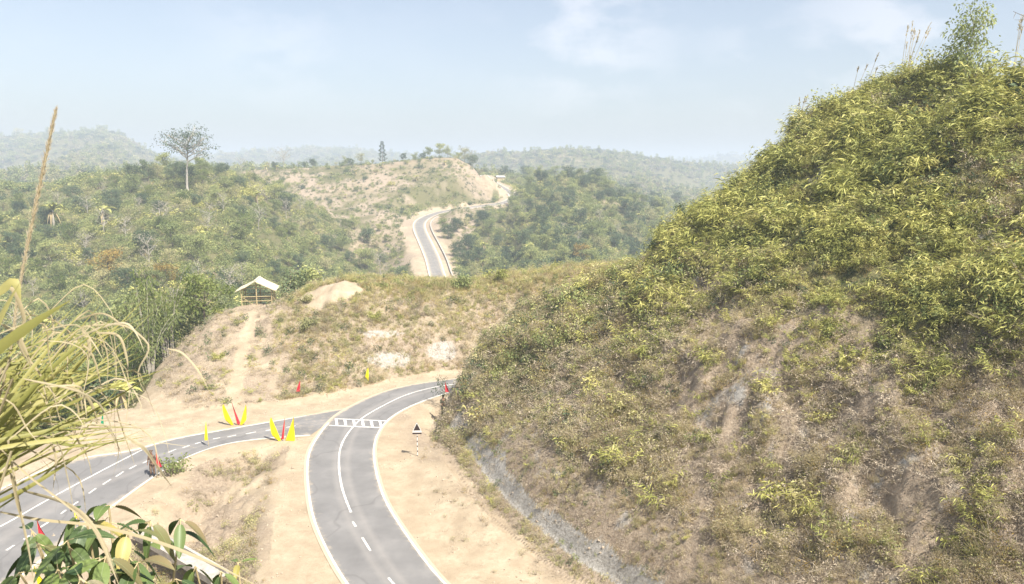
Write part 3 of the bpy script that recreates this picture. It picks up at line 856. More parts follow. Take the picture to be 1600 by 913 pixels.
# ------------------------------------------------------------------ foliage materials
leaf_mat('leaf_bright', [(.19, .20, .06), (.33, .34, .095), (.48, .455, .14), (.60, .54, .21)], .2)
leaf_mat('leaf_mid', [(0.121, 0.150, 0.057), (0.227, 0.265, 0.096), (0.348, 0.381, 0.145), (0.535, 0.508, 0.192)], .3)
leaf_mat('leaf_dark', [(0.039, 0.066, 0.037), (0.071, 0.107, 0.053), (0.123, 0.165, 0.080), (0.194, 0.226, 0.106)], .2)
leaf_mat('leaf_olive', [(0.202, 0.205, 0.096), (0.328, 0.325, 0.139), (0.505, 0.458, 0.222), (0.637, 0.577, 0.306)], .25)
leaf_mat('leaf_fresh', [(.07, .10, .025), (.12, .16, .04), (.19, .23, .06), (.28, .30, .09)], .35)
leaf_mat('scrub', [(.10, .13, .045), (.17, .20, .07), (.25, .27, .10), (.33, .33, .14)], .25)
leaf_mat('leaf_gold', [(.16, .15, .045), (.30, .22, .06), (.42, .28, .07), (.36, .33, .10)], .3)
leaf_mat('grass_dry', [(0.266, 0.207, 0.113), (0.452, 0.353, 0.186), (0.613, 0.493, 0.266), (0.746, 0.626, 0.373)], .3, .8)
leaf_mat('grass_green', [(0.221, 0.231, 0.077), (0.384, 0.381, 0.146), (0.586, 0.528, 0.227), (0.750, 0.627, 0.344)], .35, .7)
leaf_mat('litter', [(0.213, 0.167, 0.121), (0.325, 0.265, 0.190), (0.448, 0.374, 0.276), (0.605, 0.517, 0.391)], .0, .9, pos_w=.3)
leaf_mat('plume', [(0.352, 0.286, 0.165), (0.462, 0.385, 0.220), (0.572, 0.484, 0.297), (0.638, 0.561, 0.374)], .4, .9)
leaf_mat('leaf_grey', [(0.190, 0.175, 0.127), (0.277, 0.254, 0.178), (0.379, 0.336, 0.237), (0.481, 0.424, 0.296)], .2)
plain_mat('bark', (.20, .165, .13), .9, .5, 6.0, bump=.5)
plain_mat('bark_pale', (.42, .38, .32), .9, .4, 5.0, bump=.4)

# ------------------------------------------------------------------ ground-cover prototypes (not linked; only used by the stuff objects)
def unit(n, up=0.0, rad=1.0):
    v = R.normal(size=(n, 3)); v[:, 2] = np.abs(v[:, 2]) * up + v[:, 2] * (1 - abs(up)); v /= np.linalg.norm(v, axis=1)[:, None]
    return v * rad
def clump_pts(n, rx, rz, lobes=5, flat=.0):
    """points spread through an uneven lobed volume"""
    c = R.normal(size=(lobes, 3)) * np.array([rx, rx, rz]) * .42; c[:, 2] = np.abs(c[:, 2]) + rz * .35
    rr_ = rx * R.uniform(.35, .62, lobes)
    k = R.integers(0, lobes, n)
    d = unit(n); q = R.uniform(.55, 1.0, n) ** .5
    P = c[k] + d * (rr_[k] * q)[:, None] * np.array([1, 1, .8])
    P[:, 2] = np.maximum(P[:, 2], .02 * rz)
    return P, d

def p_bamboo(k):       # low leafy cane grass
    s = Soup()
    for _ in range(9):
        a = R.uniform(0, 2 * pi); l = R.uniform(.5, 1.15); d = np.array([cos(a) * .55, sin(a) * .55, 1.0])
        t = np.linspace(0, 1, 4)[:, None]; P = d * l * t + np.array([cos(a), sin(a), -.9]) * (.28 * l * t ** 2)
        n = 15; tt = R.uniform(.2, 1, n)
        Q = np.stack([np.interp(tt, np.linspace(0, 1, 4), P[:, q]) for q in range(3)], 1)
        b = R.uniform(0, 2 * pi, n); D = np.stack([np.cos(b) + .6 * cos(a), np.sin(b) + .6 * sin(a), R.uniform(-.3, 1.0, n)], 1)
        s.leaves(Q, D, R.uniform(.14, .34, n), R.uniform(.022, .045, n), 0, .9)
    return s.mesh('cane_clump', MATS['leaf_bright'])
def p_grass(mat, n=26, h=.75, w=.022, bend=.8, spread=.55):
    s = Soup(); a = R.uniform(0, 2 * pi, n); r_ = R.uniform(0, .12, n)
    P = np.stack([np.cos(a) * r_, np.sin(a) * r_, np.zeros(n) - .03], 1)
    sp = R.uniform(.1, spread, n)
    D = np.stack([np.cos(a) * sp, np.sin(a) * sp, np.ones(n)], 1)
    s.blades(P, D, R.uniform(.5, 1.0, n) * h, w * R.uniform(.7, 1.3, n), 0, R.uniform(.3, 1, n) * bend)
    return s.mesh('grass_tuft', MATS[mat])
def p_plume(mat='plume'):
    s = Soup(); n = 12; a = R.uniform(0, 2 * pi, n)
    P = np.zeros((n, 3)); D = np.stack([np.cos(a) * .45, np.sin(a) * .45, np.ones(n)], 1)
    s.blades(P, D, R.uniform(.4, .8, n), .02, 0, .7)
    for _ in range(5):
        c = np.array([R.normal() * .22, R.normal() * .22, R.uniform(.35, .62)]); q = 60
        s.leaves(c + R.normal(size=(q, 3)) * .11, unit(q), R.uniform(.06, .13, q), .013, 1)
    return s.mesh('plume_tuft', [MATS['grass_green'], MATS[mat]])
def p_leafy(mat, n=110, r_=.6, L=.16, W=.09, lobes=5):
    s = Soup(); P, d = clump_pts(n, r_, r_ * .9, lobes)
    s.leaves(P, d + R.normal(size=(n, 3)) * .5 + [0, 0, .15], R.uniform(.7, 1.3, n) * L, W * R.uniform(.7, 1.2, n), 0, .6)
    return s.mesh('leaf_clump', MATS[mat])
def p_litter():
    s = Soup(); n = 60; P = np.stack([R.normal(size=n) * .35, R.normal(size=n) * .35, R.uniform(0, .08, n)], 1)
    D = R.normal(size=(n, 3)); D[:, 2] *= .35
    s.leaves(P, D, R.uniform(.05, .13, n), R.uniform(.02, .045, n), 0, 0)
    n = 26; P = np.stack([R.normal(size=n) * .3, R.normal(size=n) * .3, R.uniform(0, .1, n)], 1); D = R.normal(size=(n, 3)); D[:, 2] = np.abs(D[:, 2]) * .5
    s.blades(P, D, R.uniform(.2, .5, n), .012, 0, .6)
    return s.mesh('dead_leaf_patch', MATS['litter'])
def p_stem(mat):   # dry weedy shrub with twigs
    s = Soup(); n = 16
    for _ in range(n):
        a = R.uniform(0, 2 * pi); D = np.array([cos(a) * R.uniform(.2, .9), sin(a) * R.uniform(.2, .9), 1])
        s.tube(np.stack([D * 0, D * .3 + R.normal(size=3) * .04, D * R.uniform(.5, .8)]), [.008, .006, .003], 0, 4, False)
    P, d = clump_pts(90, .5, .5, 6); s.leaves(P, d, R.uniform(.06, .13, 90), .045, 1, .3)
    return s.mesh('weed_shrub', [MATS['litter'], MATS[mat]])
def p_tree_lo(mat, h=6.0, r_=2.6, n=170, L=.9, W=.6, lobes=7):
    s = Soup(); P, d = clump_pts(n, r_, h * .55, lobes); P[:, 2] += h * .22
    s.leaves(P, d + R.normal(size=(n, 3)) * .6, L * R.uniform(.6, 1.3, n), W, 0, .4)
    s.tube([[0, 0, -.5], [0, 0, h * .5]], [.16, .08], 1, 4, False)
    return s.mesh('far_tree', [MATS[mat], MATS['bark']])

def scatter(name, protos, P, scale, rng, rot_tilt=.15, label=None, idx=None):
    """one ground-cover object: prototypes instanced on its points"""
    n = len(P)
    me = bpy.data.meshes.new(name)
    me.vertices.add(n); me.vertices.foreach_set('co', np.asarray(P, np.float32).ravel())
    rot = np.stack([rng.normal(size=n) * rot_tilt, rng.normal(size=n) * rot_tilt, rng.uniform(0, 2 * pi, n)], 1).astype(np.float32)
    a = me.attributes.new('rot', 'FLOAT_VECTOR', 'POINT'); a.data.foreach_set('vector', rot.ravel())
    a = me.attributes.new('scl', 'FLOAT', 'POINT'); a.data.foreach_set('value', np.broadcast_to(scale, n).astype(np.float32))
    ii = rng.integers(0, len(protos), n) if idx is None else idx
    a = me.attributes.new('idx', 'INT', 'POINT'); a.data.foreach_set('value', ii.astype(np.int32))
    o = link(name, me, kind='stuff', label=label)
    col = bpy.data.collections.new(name + '_kinds')
    for k, p in enumerate(protos):
        po = bpy.data.objects.new('%s_%02d' % (name, k), p); col.objects.link(po)
    ng = bpy.data.node_groups.new(name, 'GeometryNodeTree')
    ng.interface.new_socket('Geometry', in_out='INPUT', socket_type='NodeSocketGeometry')
    ng.interface.new_socket('Geometry', in_out='OUTPUT', socket_type='NodeSocketGeometry')
    gi = ng.nodes.new('NodeGroupInput'); go = ng.nodes.new('NodeGroupOutput')
    ip = ng.nodes.new('GeometryNodeInstanceOnPoints'); ci = ng.nodes.new('GeometryNodeCollectionInfo')
    ci.inputs['Collection'].default_value = col; ci.inputs['Separate Children'].default_value = True; ci.inputs['Reset Children'].default_value = True
    def na(nm, t):
        q = ng.nodes.new('GeometryNodeInputNamedAttribute'); q.data_type = t; q.inputs['Name'].default_value = nm; return q
    l = ng.links.new
    mp_ = ng.nodes.new('GeometryNodeMeshToPoints'); l(gi.outputs[0], mp_.inputs['Mesh'])
    l(mp_.outputs['Points'], ip.inputs['Points']); l(ci.outputs[0], ip.inputs['Instance']); ip.inputs['Pick Instance'].default_value = True
    l(na('idx', 'INT').outputs['Attribute'], ip.inputs['Instance Index'])
    e2r = ng.nodes.new('FunctionNodeEulerToRotation'); l(na('rot', 'FLOAT_VECTOR').outputs['Attribute'], e2r.inputs[0]); l(e2r.outputs[0], ip.inputs['Rotation'])
    l(na('scl', 'FLOAT').outputs['Attribute'], ip.inputs['Scale']); l(ip.outputs[0], go.inputs[0])
    md = o.modifiers.new('cover', 'NODES'); md.node_group = ng
    return o

def sample(n, x0, x1, y0, y1):
    x = R.uniform(x0, x1, n); y = R.uniform(y0, y1, n); z = H(x, y)
    u, v = proj(x, y, z)
    return x, y, z, u, v
def in_view(u, v, m=120): return (u > -m) & (u < 1600 + m) & (v > -m) & (v < 913 + m)

# ------------------------------------------------------------------ the big hill
P_cane = [p_bamboo(k) for k in range(5)]
P_gg = [p_grass('grass_green', 30, .8) for _ in range(3)]
P_gd = [p_grass('grass_dry', 26, .7, .02, .9, .8) for _ in range(3)]
P_pl = [p_plume() for _ in range(3)]
P_lf = [p_leafy('leaf_mid') for _ in range(3)]
P_lo = [p_leafy('leaf_olive', 90, .5, .13, .07) for _ in range(2)]
P_ld = [p_leafy('leaf_dark') for _ in range(2)]
P_li = [p_litter() for _ in range(4)]
P_st = [p_stem('leaf_olive'), p_stem('litter'), p_stem('leaf_gold')]
hill_protos = P_cane + P_gg + P_gd + P_pl + P_lf + P_lo + P_ld + P_li + P_st
oi_ = np.cumsum([0, 5, 3, 3, 3, 3, 2, 2, 4, 3])      # offsets of the kinds
def pick(kind, n): return oi_[kind] + R.integers(0, oi_[kind + 1] - oi_[kind], n)
x, y, z, u, v = sample(150000, -9, 62, 12, 64)
yc = np.interp(x, CREST[:, 0], CREST[:, 1])
hd_ = hill_d(x, y)
ok = (np.abs(z - hill(x, y)) < .02) & (hd_ > .5) & in_view(u, v, 150) & (y < yc + 3.5) & ~hidden(x, y, 2.2)
x, y, z, u, v, hd_, yc = [q[ok] for q in (x, y, z, u, v, hd_, yc)]
n1 = fbm(x * .3, y * .3, 4, 101); n2 = fbm(x * .9, y * .9, 3, 102); n3 = fbm(x * .16, y * .16, 3, 103)
ed_ = np.interp(u, [600, 700, 900, 1000, 1080, 1150, 1250, 1350, 1450, 1600], [640, 600, 520, 470, 440, 430, 460, 500, 550, 540])
gr = sstep(120, -90, v - ed_ + 150 * n1 + 50 * n2)              # upper green part
left = sstep(1120, 850, u + 100 * n1)               # yellowish left flank
bare = np.exp(-(((u - 1110) / 80) ** 2 + ((v - 640) / 140) ** 2)) + np.exp(-(((u - 1200) / 70) ** 2 + ((v - 520) / 90) ** 2)) + .8 * np.exp(-(((u - 1420) / 170) ** 2 + ((v - 800) / 70) ** 2)) + 1.2 * np.exp(-(((u - 1430) / 60) ** 2 + ((v - 180) / 35) ** 2))
face = (hd_ > 1.25) & (hd_ < 2.1) & (y < 54)
q = R.uniform(size=len(x))
kind = np.full(len(x), -1)
# probabilities per place
wts = np.stack([
    gr * (1 - left) * .85 * np.clip(.6 + 1.6 * n2, .05, 2) + (1 - gr) * .10 * np.clip(n2 * 3, 0, 2),        # cane
    gr * .7 + left * .35 * np.clip(.5 + n1 * 2, 0, 2) + (1 - gr) * .34 * np.clip(.3 + n2 * 3, 0, 3),       # green grass
    gr * .95 * np.clip(1 - 2 * n1, .15, 2.5) + left * .55 + (1 - gr) * .42,                                         # dry grass
    (1 - gr) * .36 + left * .12 + gr * .08,                                                      # plumes
    gr * .40 * np.clip(.1 + n2 * 3, 0, 2) + left * .14 * np.clip(-n1 * 3, 0, 2),          # leafy
    gr * .55 + left * .38 + (1 - gr) * .05,                                         # olive
    gr * .26 * np.clip(.1 - n2 * 3, 0, 2) + left * .05,                                  # dark
    (1 - gr) * .9 * (1 - .6 * bare.clip(0, 1)) + left * .3,                         # litter
    (1 - gr) * .20 + left * .45], 1)
wts *= (1 - .45 * bare.clip(0, 1) * (1 - gr))[:, None]
dryp = np.exp(-(((u - 1440) / 75) ** 2 + ((v - 185) / 45) ** 2)) + .7 * np.exp(-(((u - 1570) / 50) ** 2 + ((v - 300) / 110) ** 2)) + .5 * np.clip(n3 * 3, 0, 1)
dryp = dryp.clip(0, 1)
wts[:, 0] *= 1 - .85 * dryp; wts[:, 4] *= 1 - .8 * dryp; wts[:, 2] += .6 * dryp * gr; wts[:, 8] += .35 * dryp * gr; wts[:, 7] += .4 * dryp * gr
wts[face] *= .12
tot = wts.sum(1); keep = q < tot / 2.7 * np.clip(1.15 + 1.5 * n2, .35, 1.6)
cw = np.cumsum(wts, 1) / tot[:, None]
qq = R.uniform(size=len(x)); kd = (qq[:, None] > cw).sum(1).clip(0, 8)
idx = np.zeros(len(x), int)
for k in range(9):
    mk = kd == k; idx[mk] = pick(k, mk.sum())
sc = np.array([1.05, .85, .8, .8, .85, .8, .85, 1.1, .75])[kd] * R.uniform(.6, 1.25, len(x)) * (1 + .25 * gr) * np.where(kd == 7, 1, np.clip(1.05 + n1 * 1.1 + n2 * .8, .4, 2.1))
sc = np.where((y > 53) & (u < 800) & (kd != 7), sc * .85, sc)
sc = np.where((hd_ < 4.2) & (y < 50), sc * .6, sc)
sc = sc * np.interp(y, [20, 50], [.68, 1.0]) * np.where(yc - y < 3, .8, 1)
sel = keep
for nm_, ks, lb in (('hill_cane_grass', (0, 4, 6), 'bright green leafy cane grass and creepers matting the upper slope of the big hill'),
                    ('hill_grass', (1, 2, 3), 'green and straw coloured grass tufts with fluffy heads on the big hill slope'),
                    ('hill_dry_weeds', (5, 7, 8), 'dry brown weeds and dead leaves lying over the cut face of the big hill')):
    mk = sel & np.isin(kd, ks)
    u_, inv = np.unique(idx[mk], return_inverse=True)
    scatter(nm_, [hill_protos[t] for t in u_], np.stack([x[mk], y[mk], z[mk] - .03], 1), sc[mk], R, .3, lb, inv)
print('hill cover', sel.sum())

# ------------------------------------------------------------------ the bank with the hut and the hollow between the roads
x, y, z, u, v = sample(60000, -42, 34, 56, 98)
ok = (z > .12) & (np.abs(z - hill(x, y)) > .05) & in_view(u, v, 60) & ~hidden(x, y, 1.5)
x, y, z, u, v = [q[ok] for q in (x, y, z, u, v)]
n1 = fbm(x * .3, y * .3, 4, 111); n2 = fbm(x * .9, y * .9, 3, 112)
lb_ = sstep(455, 425, u + 25 * n1) * sstep(-39, -34, x); dp, _ = seg_dist(x, y, PATH)
topc = np.hypot(x + 19.5, (y - 78.3) * 1.1) < 3.2
hutc = np.hypot(x + 28.6, y - 82.2) < 3.6
ridge_g = sstep(478, 450, v + 20 * n1) * (u > 470)
chk = np.zeros(len(x))
for (a, b, ra, rb) in [(605, 562, 48, 18), (598, 522, 38, 6), (690, 545, 32, 20)]:
    chk = np.maximum(chk, np.exp(-(((u - a) / ra) ** 2 + ((v - b) / rb) ** 2)))
wts = np.stack([0 * x + .02, ridge_g * .8 + (1 - lb_) * .35 * np.clip(.5 + n1 * 2, 0, 2), (1 - lb_) * .75 + ridge_g * .6 + lb_ * .04, (1 - lb_) * .05, ridge_g * .10, (1 - lb_) * .3 * np.clip(.6 + n1 * 2, 0, 2), .02 + 0 * x, lb_ * .30 + (1 - lb_) * .12, (1 - lb_) * .25 + lb_ * .05], 1)
wts *= ((1 - .8 * chk) * np.clip(1 + n2, .2, 2))[:, None]; wts[topc | (dp < .7)] = 0; wts[hutc] *= 0.03
wts[(x < -33) & ~(u > 440)] *= .3
tot = wts.sum(1) + 1e-9; keep = R.uniform(size=len(x)) < tot / 2.0
cw = np.cumsum(wts, 1) / tot[:, None]; kd = (R.uniform(size=len(x))[:, None] > cw).sum(1).clip(0, 8)
idx = np.zeros(len(x), int)
for k in range(9):
    mk = kd == k; idx[mk] = pick(k, mk.sum())
sc = np.array([.9, .95, .85, .9, .9, .75, .9, 1.0, .8])[kd] * R.uniform(.6, 1.2, len(x)) * (1 + .5 * ridge_g * (kd < 4))
u_, inv = np.unique(idx[keep], return_inverse=True)
scatter('bank_scrub', [hill_protos[t] for t in u_], np.stack([x, y, z - .03], 1)[keep], sc[keep], R, .25, 'dry yellow brown scrub covering the bank beyond the junction', inv)
print('bank', keep.sum())
x, y, z, u, v = sample(26000, -24, -6, 28, 54)
dm, _ = seg_dist(x, y, ROADS[0]); n1 = fbm(x * .35, y * .35, 4, 121)
ii = in_poly(x, y, ISLAND); di, _ = seg_dist(x, y, np.vstack([ISLAND, ISLAND[:1]]))
keep = ii & (R.uniform(size=len(x)) < np.clip(.20 + n1 * .8, 0.02, .6)) & (di > .5 + n1)
n = keep.sum(); kd = R.choice([7, 7, 7, 8, 2, 5], n); idx = np.array([pick(k, 1)[0] for k in kd]); u_, inv = np.unique(idx, return_inverse=True)
scatter('hollow_weeds', [hill_protos[t] for t in u_], np.stack([x, y, z], 1)[keep], R.uniform(.35, .8, n), R, .2, 'low dry weeds in the eroded hollow between the two roads', inv)
# litter strip and weeds along the foot of the cutting
x, y, z, u, v = sample(30000, -9, 14, 20, 64)
hd_ = hill_d(x, y); n1 = fbm(x * .5, y * .5, 3, 131)
keep = (hd_ > -4) & (hd_ < 1.2) & (R.uniform(size=len(x)) < np.where(hd_ > .35, .38, np.clip(.10 * np.exp(hd_ * .6) + n1 * .10, 0, .4))) & (x > -6.4)
n = keep.sum(); kd = np.where(hd_[keep] > .35, R.choice([7, 8, 2, 5, 7, 1], n), R.choice([7, 7, 7, 7, 8], n)); idx = np.array([pick(k, 1)[0] for k in kd]); u_, inv = np.unique(idx, return_inverse=True)
scatter('ditch_weeds', [hill_protos[t] for t in u_], np.stack([x, y, z], 1)[keep], R.uniform(.3, .6, n), R, .2, 'brown weeds and litter along the ditch at the foot of the cutting', inv)

# ------------------------------------------------------------------ undergrowth of the wooded slopes
B_far = [p_leafy('leaf_mid', 90, 1.5, .5, .32, 6), p_leafy('leaf_mid', 90, 1.5, .45, .3, 6), p_leafy('scrub', 110, 1.4, .38, .22, 6), p_leafy('scrub', 110, 1.5, .36, .2, 5),
         p_leafy('leaf_dark', 90, 1.5, .5, .3, 6), p_leafy('leaf_bright', 80, 1.4, .5, .26, 5), p_grass('grass_dry', 40, 2.0, .09, .6, .7), p_grass('grass_green', 40, 2.0, .1, .8, .9), p_leafy('leaf_grey', 80, 1.4, .4, .2, 6)]
def polar_sample(n, r0, r1, a0=-38, a1=38):
    r = np.exp(R.uniform(math.log(r0), math.log(r1), n)); a = np.radians(R.uniform(a0, a1, n))
    x = r * np.sin(a); y = r * np.cos(a); z = H(x, y); u, v = proj(x, y, z)
    return x, y, z, u, v, r
x, y, z, u, v, r = polar_sample(130000, 58, 620)
dfar, _ = seg_dist(x, y, far_pts)
n1 = fbm(x / 16, y / 16, 4, 141); n2 = fbm(x / 45, y / 45, 3, 142); n4 = fbm(x / 6, y / 6, 2, 143)
s2 = fan(x, y)[0]
onL2 = (r > 250) & (np.abs(z - ridge(x, y, L2, .27, .5)) < 4.5) & (s2 > 380) & (s2 < 770)
dcone = np.hypot(x - CONE[0], (y - CONE[1]) / 1.15)
ok = in_view(u, v, 60) & ~hidden(x, y, 4.0) & (dfar > 6.0) & ~((y < 100) & (x > -37)) & ((r > 110) | (x < -37)) & (z > -45) & (np.abs(z - hill(x, y)) > .1)
ok &= ~((x > -44) & (z > -1.2) & (y < 64))
dens = np.where(onL2, np.clip(.85 + .8 * n1 + .4 * (n2), .25, 1), np.clip(.85 + .8 * n1, .3, 1))
dens = np.where(dcone < 17, np.where((x < CONE[0] - 5), .35, .04), dens)
dens = np.where((r < 110), 1, dens)
ok &= R.uniform(size=len(x)) < dens
# keep sight of the far road open on its near side
pu, pv = u, v
ok &= ~((u > 632) & (u < 705) & (v > 325) & (v < 480) & (r < 320) & (dfar < 13) & (R.uniform(size=len(x)) < .93))
x, y, z, u, v, r, n1, n2, n4, onL2 = [q[ok] for q in (x, y, z, u, v, r, n1, n2, n4, onL2)]
n = len(x)
g = R.uniform(size=n) + n2 * .5 + n1 * .3
g = np.clip(.5 + n2 * .9 + n1 * .6 + R.normal(size=n) * .13, 0, .999)
kd = np.select([g < .16, g < .36, g < .50, g < .66, g < .82, g < .88], [4, 0, 1, 2, 3, 8], 5)
kd = np.where(R.uniform(size=n) < .14 + .35 * np.clip(n1 * 2, 0, 1), R.choice([6, 7, 7, 7, 5], n), kd)
kd = np.where(onL2 & (R.uniform(size=n) < .6), R.choice([2, 3, 2, 8, 0, 4], n), kd)
sc = R.uniform(.35, .95, n) * np.clip((r / 200) ** .35, .7, 1.5) * np.where(onL2, .62, 1) * np.clip(1 + .7 * n4, .5, 1.5)
scatter('undergrowth', B_far, np.stack([x, y, z - .25 * sc], 1), sc, R, .1, 'dense mixed green undergrowth on the hillsides around the far road', kd)
print('undergrowth', n)
# tall grass crest above the far road on the saddle
# far woods
T_far = [p_tree_lo('leaf_mid'), p_tree_lo('leaf_dark'), p_tree_lo('leaf_olive'), p_tree_lo('leaf_mid', 8, 2.6), p_tree_lo('leaf_grey', 6, 2.8, 120), p_tree_lo('leaf_olive', 4, 3.2)]
x, y, z, u, v, r = polar_sample(90000, 520, 3400)
ok = in_view(u, v, 40) & ~hidden(x, y, 9) & (R.uniform(size=len(x)) < np.clip(.62 + .9 * fbm(x / 90, y / 90, 4, 151), .12, 1))
x, y, z, r = [q[ok] for q in (x, y, z, r)]; n = len(x)
g = np.clip(R.uniform(size=n) + .5 * fbm(x / 120, y / 120, 3, 152), 0, .999)
scatter('far_wood', T_far, np.stack([x, y, z], 1), R.uniform(.5, 1.5, n) * np.clip(r / 1100, .8, 2.2), R, .05, 'hazy wood covering the distant blue hills', (g * 6).astype(int))
print('far', n)
# ------------------------------------------------------------------ trees and plants (each a thing with trunk and crown)
def limb(p0, d, L, n=5, wob=.12, up=.15):
    P = [np.array(p0, float)]; d = np.array(d, float); d /= np.linalg.norm(d)
    for k in range(n):
        d = d + R.normal(size=3) * wob + [0, 0, up * .3]; d /= np.linalg.norm(d); P.append(P[-1] + d * L / n)
    return np.array(P), d
def tree_meshes(h=10, r=3.2, first=.35, nl=6, mat='leaf_mid', nleaf=1500, L=.42, W=.24, flat=1.0, bark='bark', lobes=2, trunk_r=.16, sparse=False, up=.5, twigs=3):
    s = Soup(); c = Soup()
    tp, d = limb((0, 0, -.6), (R.normal() * .06, R.normal() * .06, 1), h * .82, 7, .05)
    s.tube(tp, np.linspace(trunk_r, trunk_r * .25, len(tp)) * np.array([1.35] + [1] * (len(tp) - 1)), 0, 7)
    ends = [(tp[-1], 1.0)]
    for k in range(nl):
        t = first + (1 - first) * (k + .3) / nl * .9
        p = np.array([np.interp(t * (len(tp) - 1), np.arange(len(tp)), tp[:, q]) for q in range(3)])
        a = k * 2.4 + R.uniform(-.4, .4); ll = r * R.uniform(.7, 1.1) * (1.15 - .55 * abs(t - .6) * (1 if not sparse else .4))
        P, d = limb(p, (cos(a), sin(a), up * R.uniform(.5, 1.3)), ll, 5, .13)
        s.tube(P, np.linspace(trunk_r * .5, trunk_r * .12, len(P)), 0, 5, False)
        ends.append((P[-1], 1.0)); ends.append((P[3], .8))
        for q in range(twigs):
            b = R.uniform(0, 2 * pi); P2, _ = limb(P[R.integers(2, 5)], (cos(b), sin(b), R.uniform(.1, .8)), ll * .45, 3, .15)
            s.tube(P2, np.linspace(trunk_r * .2, trunk_r * .05, len(P2)), 0, 4, False); ends.append((P2[-1], .7))
    E = np.array([e[0] for e in ends]); K = np.array([e[1] for e in ends]); rad = r * .36
    k = R.integers(0, len(E), nleaf); dd = unit(nleaf); q = R.uniform(.2, 1, nleaf) ** .6
    P = E[k] + dd * (rad * K[k] * q * R.uniform(.8, 1.2, nleaf))[:, None] * np.array([1.1, 1.1, .72 * flat])
    c.leaves(P, dd + R.normal(size=(nleaf, 3)) * .6, L * R.uniform(.6, 1.3, nleaf), W * R.uniform(.7, 1.2, nleaf), 0, .7)
    return s.mesh('trunk', MATS[bark]), c.mesh('crown', MATS[mat])
def bamboo_meshes(h=11, n=15, mat='leaf_bright', nleaf=150):
    s = Soup(); c = Soup()
    for k in range(n):
        a = R.uniform(0, 2 * pi); r0 = R.uniform(0, .8); hh = h * R.uniform(.65, 1.1); lean = R.uniform(.08, .38)
        t = np.linspace(0, 1, 8)[:, None]
        P = np.array([cos(a) * r0, sin(a) * r0, -.4]) + np.array([0, 0, hh]) * t + np.array([cos(a), sin(a), -.5]) * (lean * hh * t ** 2.4)
        s.tube(P, np.linspace(.055, .012, 8), 0, 5, False)
        tt = R.uniform(.28, 1, nleaf) ** .8; Q = np.stack([np.interp(tt, t[:, 0], P[:, q]) for q in range(3)], 1)
        cl = np.floor(tt * 9); off = unit(nleaf) * (R.uniform(.1, 1, nleaf) * .95 * (1.2 - tt * .5))[:, None]
        Q = Q + off * np.array([1, 1, .6])
        c.leaves(Q, off + [0, 0, -.35] + R.normal(size=(nleaf, 3)) * .3, R.uniform(.3, .55, nleaf), R.uniform(.07, .13, nleaf), 0, .8)
    return s.mesh('culms', MATS['bark_pale']), c.mesh('crown', MATS[mat])
def bare_meshes(h=9, r=3.2, nl=9, mat='leaf_grey', nleaf=220, bark='bark_pale', trunk_r=.13, up=.8, first=.35):
    return tree_meshes(h, r, first, nl, mat, nleaf, .35, .16, .8, bark, 2, trunk_r, True, up, 5)
def banana_meshes(h=2.2, L=2.3, n=9, mat='leaf_bright', dead=5):
    s = Soup(); c = Soup()
    s.tube([[0, 0, -.3], [0.02, 0, h * .5], [0, .03, h]], [.16, .13, .08], 0, 8)
    for k in range(n + dead):
        isd = k >= n
        a = k * 2.4 + R.uniform(-.3, .3); e = R.uniform(.5, 1.6) if not isd else -.2; l = L * R.uniform(.75, 1.1)
        t = np.linspace(0, 1, 8)[:, None]; d = np.array([cos(a), sin(a), e]); d = d / np.linalg.norm(d)
        P = np.array([0, 0, h * (.97 if not isd else .9)]) + d * l * t * (1 if not isd else .45) + np.array([0, 0, -1.0]) * (l * (.55 if not isd else .75)) * t ** 2.2
        S = np.array([-sin(a), cos(a), 0]); w = (np.sin(np.clip(t, 0.02, .98) * pi) ** .6) * .30 * (1 if not isd else .5) * L / 2.3
        up_ = np.array([0, 0, .12 * L / 2.3])
        Vv = np.stack([P - S * w + up_ * (w > .1), P - np.array([0, 0, .01]), P + S * w + up_ * (w > .1)], 1).reshape(-1, 3)
        F = [[3 * i + j, 3 * i + j + 1, 3 * i + j + 4, 3 * i + j + 3] for i in range(7) for j in (0, 1)]
        c.add(Vv, F, 1 if isd else 0)
    return s.mesh('stem', MATS['bark_pale']), c.mesh('leaves', [MATS[mat], MATS['grass_dry']])
def bush_meshes(h=2.6, mat='leaf_mid', n=700, L=.26, W=.16):
    s = Soup(); c = Soup(); ends = []
    for k in range(9):
        a = k * 2.4; P, _ = limb((cos(a) * .1, sin(a) * .1, -.2), (cos(a) * .6, sin(a) * .6, 1), h * R.uniform(.6, .95), 5, .15)
        s.tube(P, np.linspace(.04, .01, len(P)), 0, 4, False); ends += [P[-1], P[3], P[4]]
    E = np.array(ends); k = R.integers(0, len(E), n); dd = unit(n)
    c.leaves(E[k] + dd * (R.uniform(.1, 1, n) * h * .24)[:, None], dd + R.normal(size=(n, 3)) * .5, L * R.uniform(.6, 1.3, n), W, 0, .7)
    return s.mesh('stems', MATS['bark']), c.mesh('crown', MATS[mat])
def cypress_meshes(h=11, mat='leaf_dark'):
    s = Soup(); c = Soup(); s.tube([[0, 0, -.5], [0, 0, h * .95]], [.2, .03], 0, 6)
    n = 1100; t = R.uniform(.12, 1, n); a = R.uniform(0, 2 * pi, n); lay = .75 + .35 * np.sin(t * 34)
    rr_ = (1 - t) ** .75 * h * .24 * lay * R.uniform(.2, 1, n) ** .5 + .1
    P = np.stack([np.cos(a) * rr_, np.sin(a) * rr_, t * h], 1)
    c.leaves(P, np.stack([np.cos(a), np.sin(a), R.uniform(-.2, .5, n)], 1), R.uniform(.4, .8, n), .22, 0, .5)
    return s.mesh('trunk', MATS['bark']), c.mesh('crown', MATS[mat])

